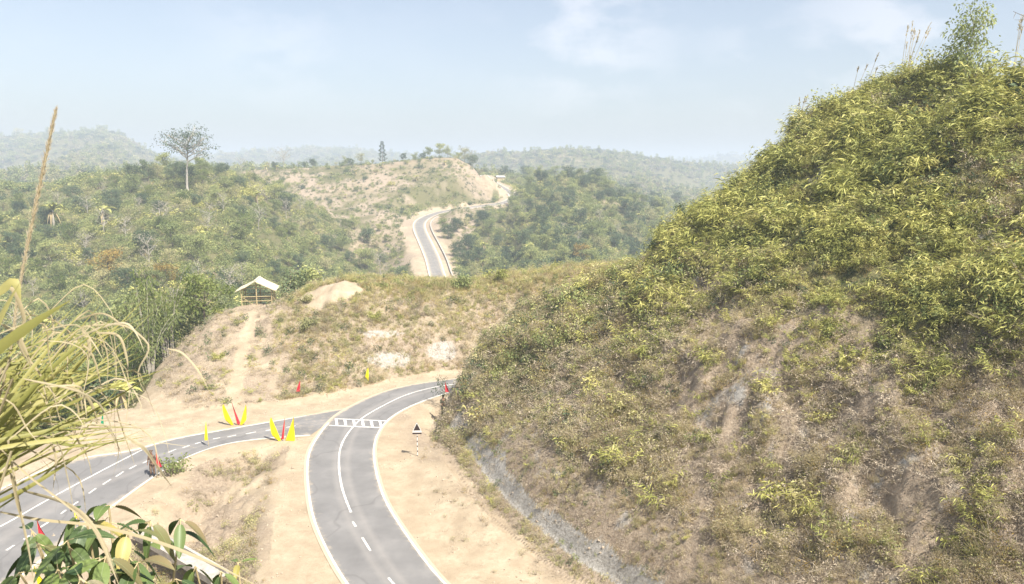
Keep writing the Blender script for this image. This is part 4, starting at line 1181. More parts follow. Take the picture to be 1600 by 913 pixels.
PN = {'banana_plant': ('stem', 'leaves'), 'bamboo_clump': ('culms', 'crown'), 'bush': ('stems', 'crown')}
def plant(kind, meshes, loc, sc=1.0, rz=None, label=None, cat='tree', group=None, sz=None):
    o = empty(kind, loc, R.uniform(0, 2 * pi) if rz is None else rz, label=label, cat=cat, group=group)
    o.scale = (sc, sc, sz or sc * R.uniform(.88, 1.12))
    nm = PN.get(kind, ('trunk', 'crown'))
    link(nm[0], meshes[0], o); link(nm[1], meshes[1], o)
    return o

M_broad = [tree_meshes(10, 3.4, .3, 8, 'leaf_mid', 2200) for _ in range(3)]
M_dark = [tree_meshes(9, 3.4, .25, 9, 'leaf_dark', 2400) for _ in range(2)]
M_olive = [tree_meshes(9, 3.2, .3, 8, 'leaf_olive', 1300, .36, .2) for _ in range(2)]
M_bright = [tree_meshes(7.5, 3.0, .25, 8, 'leaf_fresh', 1500, .4, .24) for _ in range(2)]
M_gold = [tree_meshes(8, 3.0, .3, 8, 'leaf_gold', 1300)]
M_bam = [bamboo_meshes(11, 15, 'leaf_fresh'), bamboo_meshes(10, 13, 'leaf_mid'), bamboo_meshes(9, 12, 'leaf_fresh')]
M_bare = [bare_meshes(), bare_meshes(8, 2.6, 8)]
M_ban = [banana_meshes(), banana_meshes(1.8, 2.0, 8), banana_meshes(2.6, 2.5, 9)]
M_bush = [bush_meshes(), bush_meshes(2.4, 'leaf_bright'), bush_meshes(2.6, 'leaf_dark'), bush_meshes(2.2, 'leaf_olive')]
M_cyp = [cypress_meshes()]

def zone(pxr, rr_, n, kinds, mind, cond=None, seedk=0, jitter=1.0):
    """scatter countable trees of several kinds with a minimum spacing; kinds = (meshes, kind, weight, label, group, cat, smin, smax)"""
    placed = []; tries = 0
    W = np.array([k[2] for k in kinds], float); W /= W.sum()
    X = []
    while len(placed) < n and tries < 60:
        tries += 1
        m_ = 600
        r = np.sqrt(R.uniform(rr_[0] ** 2, rr_[1] ** 2, m_)); u0 = R.uniform(pxr[0], pxr[1], m_); a = np.arctan((u0 - 800) / (FPX * .986))
        x = r * np.sin(a); y = r * np.cos(a); z = H(x, y); u, v = proj(x, y, z)
        ok = ~hidden(x, y, 6.0) & (seg_dist(x, y, far_pts)[0] > 9) & in_view(u, v, 80)
        if cond is not None: ok &= cond(x, y, z, u, v)
        for i in np.where(ok)[0]:
            if len(placed) >= n: break
            if all((x[i] - p[0]) ** 2 + (y[i] - p[1]) ** 2 > (mind * R.uniform(.5, 1.5)) ** 2 for p in placed):
                placed.append((x[i], y[i], z[i]))
    for p in placed:
        k = kinds[R.choice(len(kinds), p=W)]
        plant(k[1], k[0][R.integers(len(k[0]))], (p[0], p[1], p[2] - .2), R.uniform(k[6], k[7]), label=k[3], group=k[4], cat=k[5])
    return placed

valley_ok = lambda x, y, z, u, v: ((x < -36.5) | (y > 98)) & (z < -1.0)
zone((-60, 420), (60, 128), 58, [
    (M_broad, 'broadleaf_tree', 3, 'leafy mid green tree in the valley left of the hut', 'mid green trees in the left valley', 'tree', .7, 1.1),
    (M_dark, 'dark_broadleaf', 2, 'dark green dense tree in the valley left of the hut', 'dark trees in the left valley', 'tree', .7, 1.1),  # dark and olive trees are the broadleaf tree in other leaf colours
    (M_bam, 'bamboo_clump', 3, 'feathery yellow green bamboo clump in the left valley', 'bamboo clumps in the left valley', 'bamboo', .75, 1.05),
    (M_olive, 'scrub_tree', 1.3, 'olive coloured thin tree in the valley left of the hut', 'olive trees in the left valley', 'tree', .7, 1.05)], 4.2, valley_ok)
zone((-60, 640), (130, 300), 235, [
    (M_broad, 'broadleaf_tree', 3, 'mid green tree on the slope behind the hut', 'mid green trees on the left slope', 'tree', .4, .85),
    (M_dark, 'dark_broadleaf', 2, 'dark green tree on the slope behind the hut', 'dark trees on the left slope', 'tree', .4, .85),
    (M_olive, 'scrub_tree', 2.5, 'olive brown tree on the slope behind the hut', 'olive trees on the left slope', 'tree', .4, .8),
    (M_bright, 'bright_broadleaf', 1, 'yellow green tree on the slope behind the hut', 'yellow green trees on the left slope', 'tree', .4, .8),  # broadleaf tree again, with bright yellow green leaves
    (M_bare, 'bare_tree', 1.2, 'pale nearly leafless tree on the slope behind the hut', 'bare trees on the left slope', 'tree', .6, 1.0),
    (M_ban, 'banana_plant', .35, 'ragged banana plant on the slope behind the hut', 'banana plants on the left slope', 'banana plant', .9, 1.3)], 6.0)
zone((690, 1120), (175, 375), 190, [
    (M_broad, 'broadleaf_tree', 3, 'mid green tree on the wooded spur right of the far road', 'mid green trees on the right spur', 'tree', .45, .9),
    (M_dark, 'dark_broadleaf', 3, 'dark green tree on the wooded spur right of the far road', 'dark trees on the right spur', 'tree', .45, .9),
    (M_olive, 'scrub_tree', 2, 'olive brown tree on the wooded spur right of the far road', 'olive trees on the right spur', 'tree', .45, .85),
    (M_bare, 'bare_tree', .8, 'pale nearly leafless tree on the wooded spur right of the far road', 'bare trees on the right spur', 'tree', .6, 1.0),
    (M_ban, 'banana_plant', .4, 'ragged banana plant on the wooded spur right of the far road', 'banana plants on the right spur', 'banana plant', .9, 1.3)], 5.4,
    lambda x, y, z, u, v: ~((u < 800) & (v < 345)))
zone((800, 1180), (375, 620), 45, [
    (M_broad, 'broadleaf_tree', 3, 'hazy green tree on the ridge behind the wooded spur', 'trees on the ridge behind the spur', 'tree', .6, 1.1),
    (M_dark, 'dark_broadleaf', 2, 'hazy dark tree on the ridge behind the wooded spur', 'dark trees on the ridge behind the spur', 'tree', .6, 1.1)], 12)
zone((400, 760), (320, 420), 46, [
    (M_bush, 'bush', 4, 'round green bush on the reddish cleared hillside', 'bushes on the cleared hillside', 'bush', .7, 1.3),
    (M_olive, 'scrub_tree', 1, 'small olive tree on the reddish cleared hillside', 'small trees on the cleared hillside', 'tree', .3, .5),
    (M_ban, 'banana_plant', 1, 'small banana plant on the reddish cleared hillside', 'banana plants on the cleared hillside', 'banana plant', .8, 1.3)], 7)

def on(px, py, **k): return ghit(px, py, **k)
def crest_at(px, C, dy=0):
    D = np.interp(px, C[0], C[1]); X = (px - 800) / FPX * D / .986; return np.array([X, D + dy, H(np.array([X]), np.array([D + dy]))[0]])
# the tall spreading tree on the left ridge
UM = tree_meshes(22, 8.0, .58, 12, 'leaf_dark', 2000, .6, .3, .5, 'bark_pale', 2, .45, True, .6, 8)
_u = ghit(293, 300, t0=115); _us = (96 / FPX * np.hypot(_u[0], _u[1])) / 23.0
plant('spreading_tree', UM, _u, _us, 0, 'tall pale trunked tree with a wide flat sparse crown standing above the left ridge', sz=_us)
S1 = [(392, L2, M_bare[0], 'tree', 1.1, 'slender thin tree with small feathery top on the skyline right of the tall spreading tree'),
      (455, L2, bare_meshes(9, 5, 10, 'leaf_grey', 500), 'tree', 1.1, 'wide grey leafless tree on the skyline at the left end of the cleared hill'),
      (442, L2, M_dark[0], 'tree', .5, 'small dark tree beside the wide grey leafless tree on the skyline'),
      (500, L2, M_dark[1], 'tree', .6, 'small round dark tree alone on the skyline of the cleared hill'),
      (572, L2, M_olive[0], 'tree', .75, 'pale olive tree on the skyline left of the pointed dark tree'),
      (605, L2, M_cyp[0], 'tree', 1.02, 'tall pointed dark tree on the skyline of the cleared hill'),
      (636, L2, M_dark[0], 'tree', .5, 'tiny dark tree on the skyline right of the pointed tree'),
      (672, L2, M_broad[0], 'tree', .7, 'broad green tree at the left of the clump on the summit of the cleared hill'),
      (690, L2, M_broad[1], 'tree', .85, 'large green tree in the middle of the clump on the summit of the cleared hill'),
      (703, L2, M_broad[2], 'tree', .7, 'green tree at the right of the clump on the summit of the cleared hill'),
      (728, L2, M_olive[1], 'tree', 1.0, 'pale olive tree above the top of the clay cone'),
      (741, L2, M_dark[1], 'tree', .95, 'dark tree above the top of the clay cone'),
      (752, L2, M_olive[0], 'tree', .7, 'small olive tree right of the dark tree above the clay cone'),
      (788, L3b, M_dark[0], 'tree', .8, 'slim dark tree on the ridge just right of the clay cone'),
      (1020, L3, M_dark[1], 'tree', .95, 'solitary dark tree standing up from the right end of the wooded spur'),
      (883, L3, M_dark[0], 'tree', .9, 'dark round tree on the crest of the wooded spur'),
      (925, L3, M_dark[1], 'tree', 1.0, 'tall dark tree on the crest of the wooded spur'),
      (906, L3, M_broad[0], 'tree', .8, 'mid green tree between two dark ones on the crest of the wooded spur'),
      (840, L3, M_broad[2], 'tree', .8, 'green tree at the left end of the crest of the wooded spur')]
for k_, px in enumerate([412, 425, 470, 484, 515, 530, 545, 558, 588, 620, 650, 662, 715, 765, 775]):
    plant('broadleaf_tree', [M_broad[0], M_olive[1], M_broad[2], M_dark[0]][k_ % 4], crest_at(px, L2, R.uniform(-6, 8)), R.uniform(.25, .6), None, 'small tree in the uneven tree line along the top of the cleared hill', 'tree', 'small trees along the top of the cleared hill')
for px, C, M, cat, sc, lb in S1:
    plant('bare_tree' if 'leafless' in lb or 'feathery' in lb else 'broadleaf_tree' if 'pointed dark' not in lb else 'conifer', M, crest_at(px, C, -3), sc, None, lb, cat)
plant('bare_tree', bare_meshes(10, 2.4, 8, 'leaf_grey', 60, trunk_r=.1), crest_at(735, L2, 6), 1.3, None, 'thin leafless tree poking highest over the summit clump')
plant('broadleaf_tree', M_olive[0], crest_at(56, L5, 0), 2.6, None, 'lone hazy tree on the far left blue hill')
plant('broadleaf_tree', M_broad[0], crest_at(184, L5, 0), 1.9, None, 'hazy tree on the summit of the far left blue hill')
# particular plants on the left slope
SPOT = [(232, 423, 'bare_tree', M_bare[1], 1.15, 'pale dead tree with a straight trunk on the slope left of the hut', 'tree'),
      (252, 356, 'bare_tree', M_bare[0], .9, 'thin grey tree with a pale trunk in the middle of the left slope', 'tree'),
      (350, 335, 'bare_tree', M_bare[1], .9, 'small grey leafless tree below the right side of the tall spreading tree', 'tree'),
      (85, 360, 'banana_plant', M_ban[2], 2.1, 'large banana plant with hanging dead leaves near the left edge of the slope', 'banana plant'),
      (163, 352, 'banana_plant', M_ban[0], 2.1, 'large banana plant with hanging dead leaves below the blue hill', 'banana plant'),
      (170, 440, 'broadleaf_tree', M_gold[0], 1.1, 'tree with golden orange leaves on the slope left of the hut', 'tree'),
      (262, 448, 'broadleaf_tree', M_gold[0], .75, 'small tree with orange young leaves just left of the hut', 'tree'),
      (910, 410, 'broadleaf_tree', M_gold[0], .9, 'pale yellow flowering tree on the wooded spur', 'tree'),
      (595, 430, 'bare_tree', M_bare[0], 1.1, 'pale branching tree left of the far road', 'tree'),
      (575, 425, 'broadleaf_tree', M_broad[1], 1.0, 'leafy tree beside the pale branching one left of the far road', 'tree'),
      (445, 330, 'broadleaf_tree', M_dark[0], .9, 'dark grey tree below the left end of the cleared hill', 'tree')]
for px, py, kind, M, sc, lb, cat in SPOT:
    plant(kind, M, on(px, py, t0=115), sc, None, lb, cat)
# plants close round the hut bank
NP = [((-33.6, 79.5), 'broadleaf_tree', M_bright[0], .85, 'bright green leafy tree right beside the left of the hut', 'tree'),
      ((-36.5, 76.5), 'bamboo_clump', M_bam[0], .9, 'yellow green bamboo at the left edge of the hut bank', 'bamboo'),
      ((-38.5, 71.5), 'bamboo_clump', M_bam[2], 1.0, 'tall bamboo clump hanging over the left foot of the bank', 'bamboo'),
      ((-39.5, 67.0), 'broadleaf_tree', M_dark[1], .8, 'dark tree at the left foot of the bank behind the banana plant', 'tree'),
      ((-37.5, 82.5), 'broadleaf_tree', M_broad[0], .8, 'leafy green tree behind the bamboo left of the hut', 'tree'),
      ((-42.5, 63.5), 'broadleaf_tree', M_broad[1], .75, 'green tree whose crown rises over the edge of the clay shoulder', 'tree'),
      ((-46.0, 58.0), 'broadleaf_tree', M_dark[0], .7, 'dark green tree left of the clay shoulder', 'tree'),
      ((-25.0, 84.5), 'bush', M_bush[2], 1.35, 'dark green bush standing right of the hut', 'bush'),
      ((-23.8, 86.0), 'bush', M_bush[0], 1.5, 'mid green bush behind the dark one right of the hut', 'bush'),
      ((-35.0, 63.8), 'banana_plant', M_ban[0], 1.0, 'banana plant with upright leaf at the left foot of the bank', 'banana plant'),
      ((-36.0, 61.8), 'banana_plant', M_ban[1], .9, 'small banana plant beside the clay shoulder at the bank foot', 'banana plant'),
      ((-28.0, 68.6), 'bush', M_bush[1], .42, 'tiny yellow green sapling on the bare left side of the bank', 'bush'),
      ((-20.5, 72.5), 'bush', M_bush[3], .75, 'low olive bush in the middle of the bank right of the path', 'bush'),
      ((-21.8, 77.0), 'bush', M_bush[3], .6, 'small olive bush just under the bare top of the bank', 'bush'),
      ((-14.0, 74.0), 'bush', M_bush[1], .5, 'small green bush above the pale rock on the bank', 'bush'),
      ((-5.5, 82.0), 'bush', M_bush[0], .9, 'green bush at the back of the bank near the saddle', 'bush'),
      ((-1.5, 84.0), 'bush', M_bush[1], .9, 'bright green bush on the saddle between bank and big hill', 'bush')]
for (x_, y_), kind, M, sc, lb, cat in NP:
    plant(kind, M, (x_, y_, float(H(np.array([x_]), np.array([y_]))[0]) - .1), sc, None, lb, cat)
def skyline(px):
    j = int(np.argmin(abs(az - math.atan((px - 800) / (FPX * .986))))); m_ = (RR[:, j] < 110) & (GY[:, j] > 5)
    k = int(np.argmin(np.where(m_, PYg[:, j], 1e9))); return np.array([GX[k, j], GY[k, j], GZ[k, j] - .1])
# bushes standing out on the big hill
HB = [(1465, 128, 'shrub', tree_meshes(5.2, 1.7, .08, 18, 'leaf_mid', 1700, .2, .12, 1.3, 'bark', 2, .04, False, 1.2), 1.0, 'tall leafy shrub on the very top of the big hill'),
      (1435, 135, 'shrub', bush_meshes(2.6, 'leaf_bright', 700, .22, .1), 1.1, 'low bright shrub left of the tall one on the hill top'),
      (1492, 135, 'shrub', bush_meshes(2.6, 'leaf_mid', 700, .22, .1), 1.1, 'low bright shrub right of the tall one on the hill top'),
      (1275, 205, 'shrub', bush_meshes(2.2, 'leaf_mid', 700, .22, .12), 1.0, 'rounded green shrub on the upper left shoulder of the big hill'),
      (1072, 352, 'shrub', bush_meshes(2.4, 'leaf_dark', 700, .2, .12), .8, 'dark shrub sticking out on the lower left skyline of the big hill'),
      (1330, 560, 'shrub', bush_meshes(1.0, 'leaf_bright', 60, .3, .16), 1.0, 'small bright broad leaved seedling on the cut face of the big hill'),
      (1560, 470, 'shrub', bush_meshes(1.8, 'leaf_mid', 500, .2, .11), 1.0, 'green shrub at the right edge of the big hill'),
      (1025, 455, 'shrub', bush_meshes(2.2, 'leaf_dark', 700, .2, .11), 1.0, 'dark green shrub where the green slope meets the left flank of the big hill'),
      (1060, 440, 'shrub', bush_meshes(2.2, 'leaf_mid', 700, .2, .11), 1.0, 'mid green shrub beside the dark one on the left flank of the big hill'),
      (862, 545, 'shrub', bush_meshes(1.7, 'leaf_mid', 500, .18, .1), 1.0, 'green shrub in the middle of the yellowish left flank'),
      (930, 610, 'shrub', bush_meshes(1.2, 'leaf_bright', 260, .24, .08), 1.0, 'small yellow green shrub lower on the left flank')]
for px, py, kind, M, sc, lb in HB:
    plant(kind, M, skyline(px) if px in (1465, 1435, 1492, 1275, 1072) else on(px, py), sc, None, lb, 'shrub')

# tall dry reeds on the hill top skyline
def reed_mesh(n, h):
    s = Soup()
    for _ in range(n):
        a = R.uniform(0, 2 * pi); l = h * R.uniform(.7, 1.1); d = np.array([cos(a) * .18 + .1, sin(a) * .15, 1])
        t = np.linspace(0, 1, 5)[:, None]; P = np.array([R.normal() * .25, R.normal() * .2, 0]) + d * l * t + np.array([.15, 0, 0]) * t ** 2 * l * .5
        s.tube(P, [.022, .018, .015, .012, .008], 0, 4, False)
        q = 24; tt = R.uniform(.8, 1, q); Q = np.stack([np.interp(tt, t[:, 0], P[:, c]) for c in range(3)], 1)
        s.leaves(Q, d + R.normal(size=(q, 3)) * .3, .2, .05, 1)
    n2 = 60; a = R.uniform(0, 2 * pi, n2); D = np.stack([np.cos(a) * .4, np.sin(a) * .4, np.ones(n2)], 1)
    s.blades(R.normal(size=(n2, 3)) * [.3, .2, 0], D, R.uniform(.5, 1.3, n2), .025, 0, .6)
    return s.mesh('reed_clump', [MATS['grass_dry'], MATS['plume']])
for px, py, n, h, lb in [(1388, 122, 9, 4.0, 'dry brown reed clump on the skyline left of the tall hill top shrub'), (1545, 128, 7, 4.2, 'thin feathery reeds on the skyline right of the tall hill top shrub'),
                         (1228, 205, 4, 2.8, 'few thin reeds standing on the upper left skyline of the big hill'), (1596, 145, 4, 2.6, 'short reeds on the skyline at the right edge'), (1318, 145, 4, 2.8, 'short sparse reeds on the rising skyline left of the brown clump')]:
    o = link('reed_clump', reed_mesh(n, h), label=lb, cat='reeds'); o.location = Vector(skyline(px).tolist())
# branch tip of a leafless tree rooted on the hill outside the right edge
bt = empty('bare_tree', (35.2, 42.5, float(H(np.array([35.2]), np.array([42.5]))[0])), 0, label='leafless tree whose dark twig tips reach in at the top right corner', cat='tree')
s = Soup(); P = np.array([[0, 0, -.3], [.1, 0, 2.5], [0, .1, 5.0]]); s.tube(P, [.16, .12, .08], 0, 7)
tipw = at_d(1583, 18, 42.0) - np.array(bt.location)
p1 = np.array([0, .1, 5.0]); mid_ = p1 * .5 + tipw * .5 + np.array([0, 0, .7])
s.tube([p1, mid_, tipw], [.07, .04, .012], 0, 5, False)
for _ in range(14):
    t = R.uniform(.45, 1); b = p1 * (1 - t) ** 2 + 2 * t * (1 - t) * mid_ + t * t * tipw
    e = b + np.array([R.normal() * .35 - .25, R.normal() * .3, R.normal() * .35]); s.tube([b, .5 * (b + e) + R.normal(size=3) * .05, e], [.018, .012, .005], 0, 4, False)
link('trunk', s.mesh('trunk', MATS['bark']), bt)
print('objects', len(bpy.data.objects))
# ------------------------------------------------------------------ objects
plain_mat('flag_yellow', (.80, .70, .01), .7, .06, 3.0); plain_mat('flag_red', (.62, .03, .05), .7, .1, 3.0); plain_mat('flag_green', (.02, .30, .16), .7, .1, 3.0)
plain_mat('clod', (.42, .34, .25), .95, .3, 9.0)
plain_mat('cane', (.50, .40, .22), .7, .3, 10.0)
plain_mat('sign_black', (.045, .028, .026), .6, .3, 5.0); plain_mat('sign_white', (.72, .70, .66), .5, .12, 8.0)
plain_mat('boot', (.02, .018, .016), .5, .2, 6.0); plain_mat('skin', (.26, .14, .085), .6, .1, 4.0); plain_mat('hair', (.015, .012, .01), .6, .2, 20.0)
plain_mat('camo_brown', (.22, .15, .10), .9, .3, 9.0, col2=(.06, .04, .035)); plain_mat('camo_green', (.085, .085, .05), .9, .3, 9.0, col2=(.02, .024, .018))

def flag(x, y, h, lean, mat, label, group=None, w=.55, side=1, full=.85, rz=0.0, z=None, yaw=0.0, taper='tri'):
    """cane pole with a long cloth tied along it, narrow at the top and wide near the foot"""
    z0 = z if z is not None else float(H(np.array([x]), np.array([y]))[0])
    o = empty('flag', (x, y, z0), rz, label=label, cat='flag', group=group)
    top = np.array([lean * h, 0, h]); s = Soup(); s.tube([top * -.06, top * .5 + [0, 0.01, 0], top], [.018, .015, .01], 0, 6)
    link('pole', s.mesh('pole', MATS['cane']), o)
    n = 10; t = np.linspace(1 - full, 1.0, n); m_ = 6; rows = []
    for tt in t:
        q = (1 - (tt - (1 - full)) / full)
        if taper == 'tri': ww = w * min(1.0, q * 1.0 + .02)
        else: ww = w * (q ** .7) * (1 if q < .75 else 1 - (q - .75) * 2.6)
        for k in range(m_):
            f = k / (m_ - 1)
            p = top * tt + np.array([side * ww * f, 0, 0]) + np.array([0, .05 * sin(f * 7 + tt * 5) * f, -.03 * f])
            if taper != 'tri': p = p + np.array([side * .04 * f, 0, 0])
            rows.append(p)
    V = np.array(rows); F = [[i * m_ + k, i * m_ + k + 1, (i + 1) * m_ + k + 1, (i + 1) * m_ + k] for i in range(n - 1) for k in range(m_ - 1)]
    c = Soup(); c.add(V, F); c.add(V + [0, .006, 0], [f[::-1] for f in F])
    link('cloth', c.mesh('cloth', MATS[mat], True), o)
    return o
def fl(px, py): p = at_z(px, py); return p[0], p[1]
G1 = 'flags of the bundle beyond the side road'; G2 = 'flags of the bundle at the corner of the junction'
x_, y_ = fl(366, 664.5)
flag(x_, y_, 1.75, -.42, 'flag_yellow', 'broad yellow flag leaning left in the bundle beyond the side road', G1, .58, -1, .97, taper='leaf')
flag(x_ + .22, y_ + .05, 1.95, -.17, 'flag_red', 'narrow red flag upright in the bundle beyond the side road', G1, .26, 1, .95)
flag(x_ + .42, y_, 1.7, .34, 'flag_yellow', 'narrower yellow flag leaning right in the bundle beyond the side road', G1, .42, 1, .95, taper='leaf')
x_, y_ = fl(441, 689)
flag(x_ - .05, y_, 1.85, -.36, 'flag_yellow', 'yellow flag leaning left in the bundle at the junction corner', G2, .62, -1, .97, taper='leaf')
flag(x_ + .1, y_ + .05, 1.85, .1, 'flag_red', 'red flag upright between two yellow ones at the junction corner', G2, .22, -1, .92)
flag(x_ + .22, y_, 1.9, .38, 'flag_yellow', 'wide triangular yellow flag on the right at the junction corner', G2, .68, 1, .97)
x_, y_ = fl(326, 697); flag(x_, y_, 1.9, -.03, 'flag_yellow', 'single slim yellow flag standing at the far edge of the side road', None, .28, -1, .75)
p = on(469, 617); flag(p[0], p[1], 1.35, .05, 'flag_red', 'small red flag at the foot of the scrubby bank', None, .4, -1, .8, z=p[2])
p = on(577, 598); flag(p[0], p[1], 1.45, -.02, 'flag_yellow', 'small yellow flag in front of the pale rock', None, .38, -1, .85, z=p[2], taper='leaf')
p = on(163, 672); flag(p[0], p[1], 1.4, .02, 'flag_green', 'small green flag at the far left edge of the clay shoulder', None, .28, -1, .7, z=p[2])
x_, y_ = fl(62, 852); flag(x_, y_, 1.5, 0, 'flag_red', 'red flag on the side road behind the leaves at lower left', None, .35, 1, .6)
x_, y_ = fl(62, 930); flag(x_, y_, 1.55, -.08, 'flag_yellow', 'yellow flag cut off by the bottom edge at lower left', None, .6, 1, .9)
x_, y_ = fl(119, 833); flag(x_, y_, 1.5, 0, 'flag_yellow', 'yellow flag showing only through the leaves of the near sapling', None, .3, 1, .4)

# road sign
p = at_z(652.5, 714)
sg = empty('road_sign', (p[0], p[1], 0), radians(3), label='triangular black and white road sign on a banded post beside the bend', cat='road sign'); sg.scale = (.8, .8, .9)
s = Soup(); nb = 15; hh = 2.0
for k in range(nb):
    s.tube([[0, 0, hh * k / nb - (.1 if k == 0 else 0)], [0, 0, hh * (k + 1) / nb]], .038, 0 if k % 3 else 1, 8, False)
s.tube([[0, 0, hh], [0, 0, 2.55]], .036, 1, 8)
link('post', s.mesh('post', [MATS['sign_white'], MATS['sign_black']]), sg)
s = Soup()
def tri(s, w, zb, h, y0, y1, m):
    V = np.array([[-w / 2, y0, zb], [w / 2, y0, zb], [.03, y0, zb + h], [-.03, y0, zb + h], [-w / 2, y1, zb], [w / 2, y1, zb], [.03, y1, zb + h], [-.03, y1, zb + h]])
    s.add(V, [[0, 1, 2, 3], [7, 6, 5, 4], [0, 4, 5, 1], [1, 5, 6, 2], [2, 6, 7, 3], [3, 7, 4, 0]], m)
tri(s, .78, 2.12, .66, -.045, -.035, 0); tri(s, .62, 2.17, .52, -.051, -.046, 1); tri(s, .80, 2.10, .70, -.034, -.028, 1)
link('triangle_board', s.mesh('triangle_board', [MATS['sign_white'], MATS['sign_black']]), sg)
s = Soup(); s.box((0, -.04, 1.98), (.8, .012, .24), 0); s.box((0, -.049, 1.93), (.79, .004, .13), 1)
link('lower_plate', s.mesh('lower_plate', [MATS['sign_white'], MATS['sign_black']]), sg)

# hut
plain_mat('thatch', (.64, .56, .40), .85, .22, 7.0, bump=.5)
hx, hy = -28.4, 81.6; hz_ = float(H(np.array([hx]), np.array([hy - 1.2]))[0]) - .05
hut = empty('open_hut', (hx, hy, hz_), radians(9), label='small open bamboo hut with a pale gabled roof at the top of the worn path', cat='hut')
W2, D2, He, Hr = 1.6, 1.2, 1.9, 2.75
def bar(a, b, r, nm):
    s = Soup(); s.tube([a, b], r, 0, 6); link(nm, s.mesh(nm, MATS['cane']), hut)
for sx in (-1, 1):
    for sy in (-1, 0, 1): bar((sx * W2, sy * D2, -.4), (sx * W2, sy * D2, He), .055, 'post')
bar((0, -D2, -.4), (0, -D2, Hr - .05), .06, 'post'); bar((0, D2, -.4), (0, D2, Hr - .05), .06, 'post')
for y0 in (-D2 + .05, D2 - .05):
    for h in (.45, .95, He - .05): bar((-W2, y0, h), (W2, y0, h), .04, 'rail')
for sx in (-1, 1):
    for h in (.45, .95): bar((sx * W2, -D2, h), (sx * W2, D2, h), .035, 'rail')
bar((-W2, -D2 + .1, .95), (-W2 * .2, -D2 + .1, -.05), .03, 'brace'); bar((W2 + .1, -D2, .95), (W2 + .75, -D2, -.1), .03, 'brace')
s = Soup()
for k in range(22):
    x0 = -W2 + .05 + k * (2 * W2 - .1) / 21; s.tube([[x0, D2, -.1], [x0 + R.normal() * .02, D2, .93]], .018, 0, 4, False)
link('back_screen', s.mesh('back_screen', MATS['cane']), hut)
s = Soup(); s.box((0, .5, .5), (3.1, .7, .06)); link('bench', s.mesh('bench', MATS['cane']), hut)
ex = .45
for sx in (-1, 1):
    s = Soup(); n = 14; mN = 6; xe = sx * (W2 + .55); ze = He - .25
    V = []; 
    for lay in (0, .09):
        for i in range(mN + 1):
            f = i / mN
            for j in range(n + 1):
                yy = -D2 - ex + (2 * D2 + 2 * ex) * j / n
                V.append([xe * f + R.normal() * .012, yy + R.normal() * .015, Hr + .03 - (Hr - ze) * f - .06 * sin(f * pi) - lay + R.normal() * .012])
    V = np.array(V); st_ = (mN + 1) * (n + 1); F = []
    for i in range(mN):
        for j in range(n):
            a = i * (n + 1) + j; F.append([a, a + 1, a + n + 2, a + n + 1]); F.append([a + st_ + n + 1, a + st_ + n + 2, a + st_ + 1, a + st_])
    for j in range(n): a = mN * (n + 1) + j; F.append([a, a + 1, a + st_ + 1, a + st_])
    for i in range(mN):
        for j in (0, n): a = i * (n + 1) + j; F.append([a, a + n + 1, a + st_ + n + 1, a + st_])
    s.add(V, F); link('roof_slope', s.mesh('roof_slope', MATS['thatch']), hut)
s = Soup(); s.box((0, 0, Hr + .06), (.22, 2 * D2 + .96, .07)); link('ridge_cap', s.mesh('ridge_cap', MATS['thatch']), hut)
# small shed above the far road
p = ghit(779, 283, t0=200); plain_mat('tin', (.42, .40, .38), .6, .3, 2.0)
sh_ = empty('roadside_shed', (p[0] + 1, p[1], p[2]), .3, label='tiny grey roadside shed above the distant road beside the clay cone', cat='shed')
s = Soup(); s.box((0, 0, 1.1), (4.6, 3, 2.2)); link('wall', s.mesh('wall', MATS['cane']), sh_)
s = Soup(); s.add([[-2.8, -2, 2.3], [2.8, -2, 2.3], [2.8, 0, 3.3], [-2.8, 0, 3.3], [-2.8, 2, 2.3], [2.8, 2, 2.3], [-2.8, -2, 2.22], [2.8, -2, 2.22], [2.8, 2, 2.22], [-2.8, 2, 2.22]], [[0, 1, 2, 3], [3, 2, 5, 4], [0, 6, 7, 1], [4, 5, 8, 9]])
link('roof', s.mesh('roof', MATS['tin']), sh_)

# concrete roadside chute, half hidden by the near leaves
a = at_z(232, 838); b = at_z(330, 895); d = (b - a); L_ = np.linalg.norm(d); ang = math.atan2(d[1], d[0])
ch = empty('concrete_drain', (a[0], a[1], 0.0), ang, label='pale concrete drain channel with two low walls beside the side road', cat='drain')
for yy in (-.42, .42):
    s = Soup(); s.box((L_ / 2, yy, .0), (L_ + 1.6, .15, .36)); link('side_wall', s.mesh('side_wall', MATS['concrete']), ch)
s = Soup(); s.box((L_ / 2, 0, .0), (L_ + 1.6, .69, .06)); link('channel_floor', s.mesh('channel_floor', MATS['concrete']), ch)

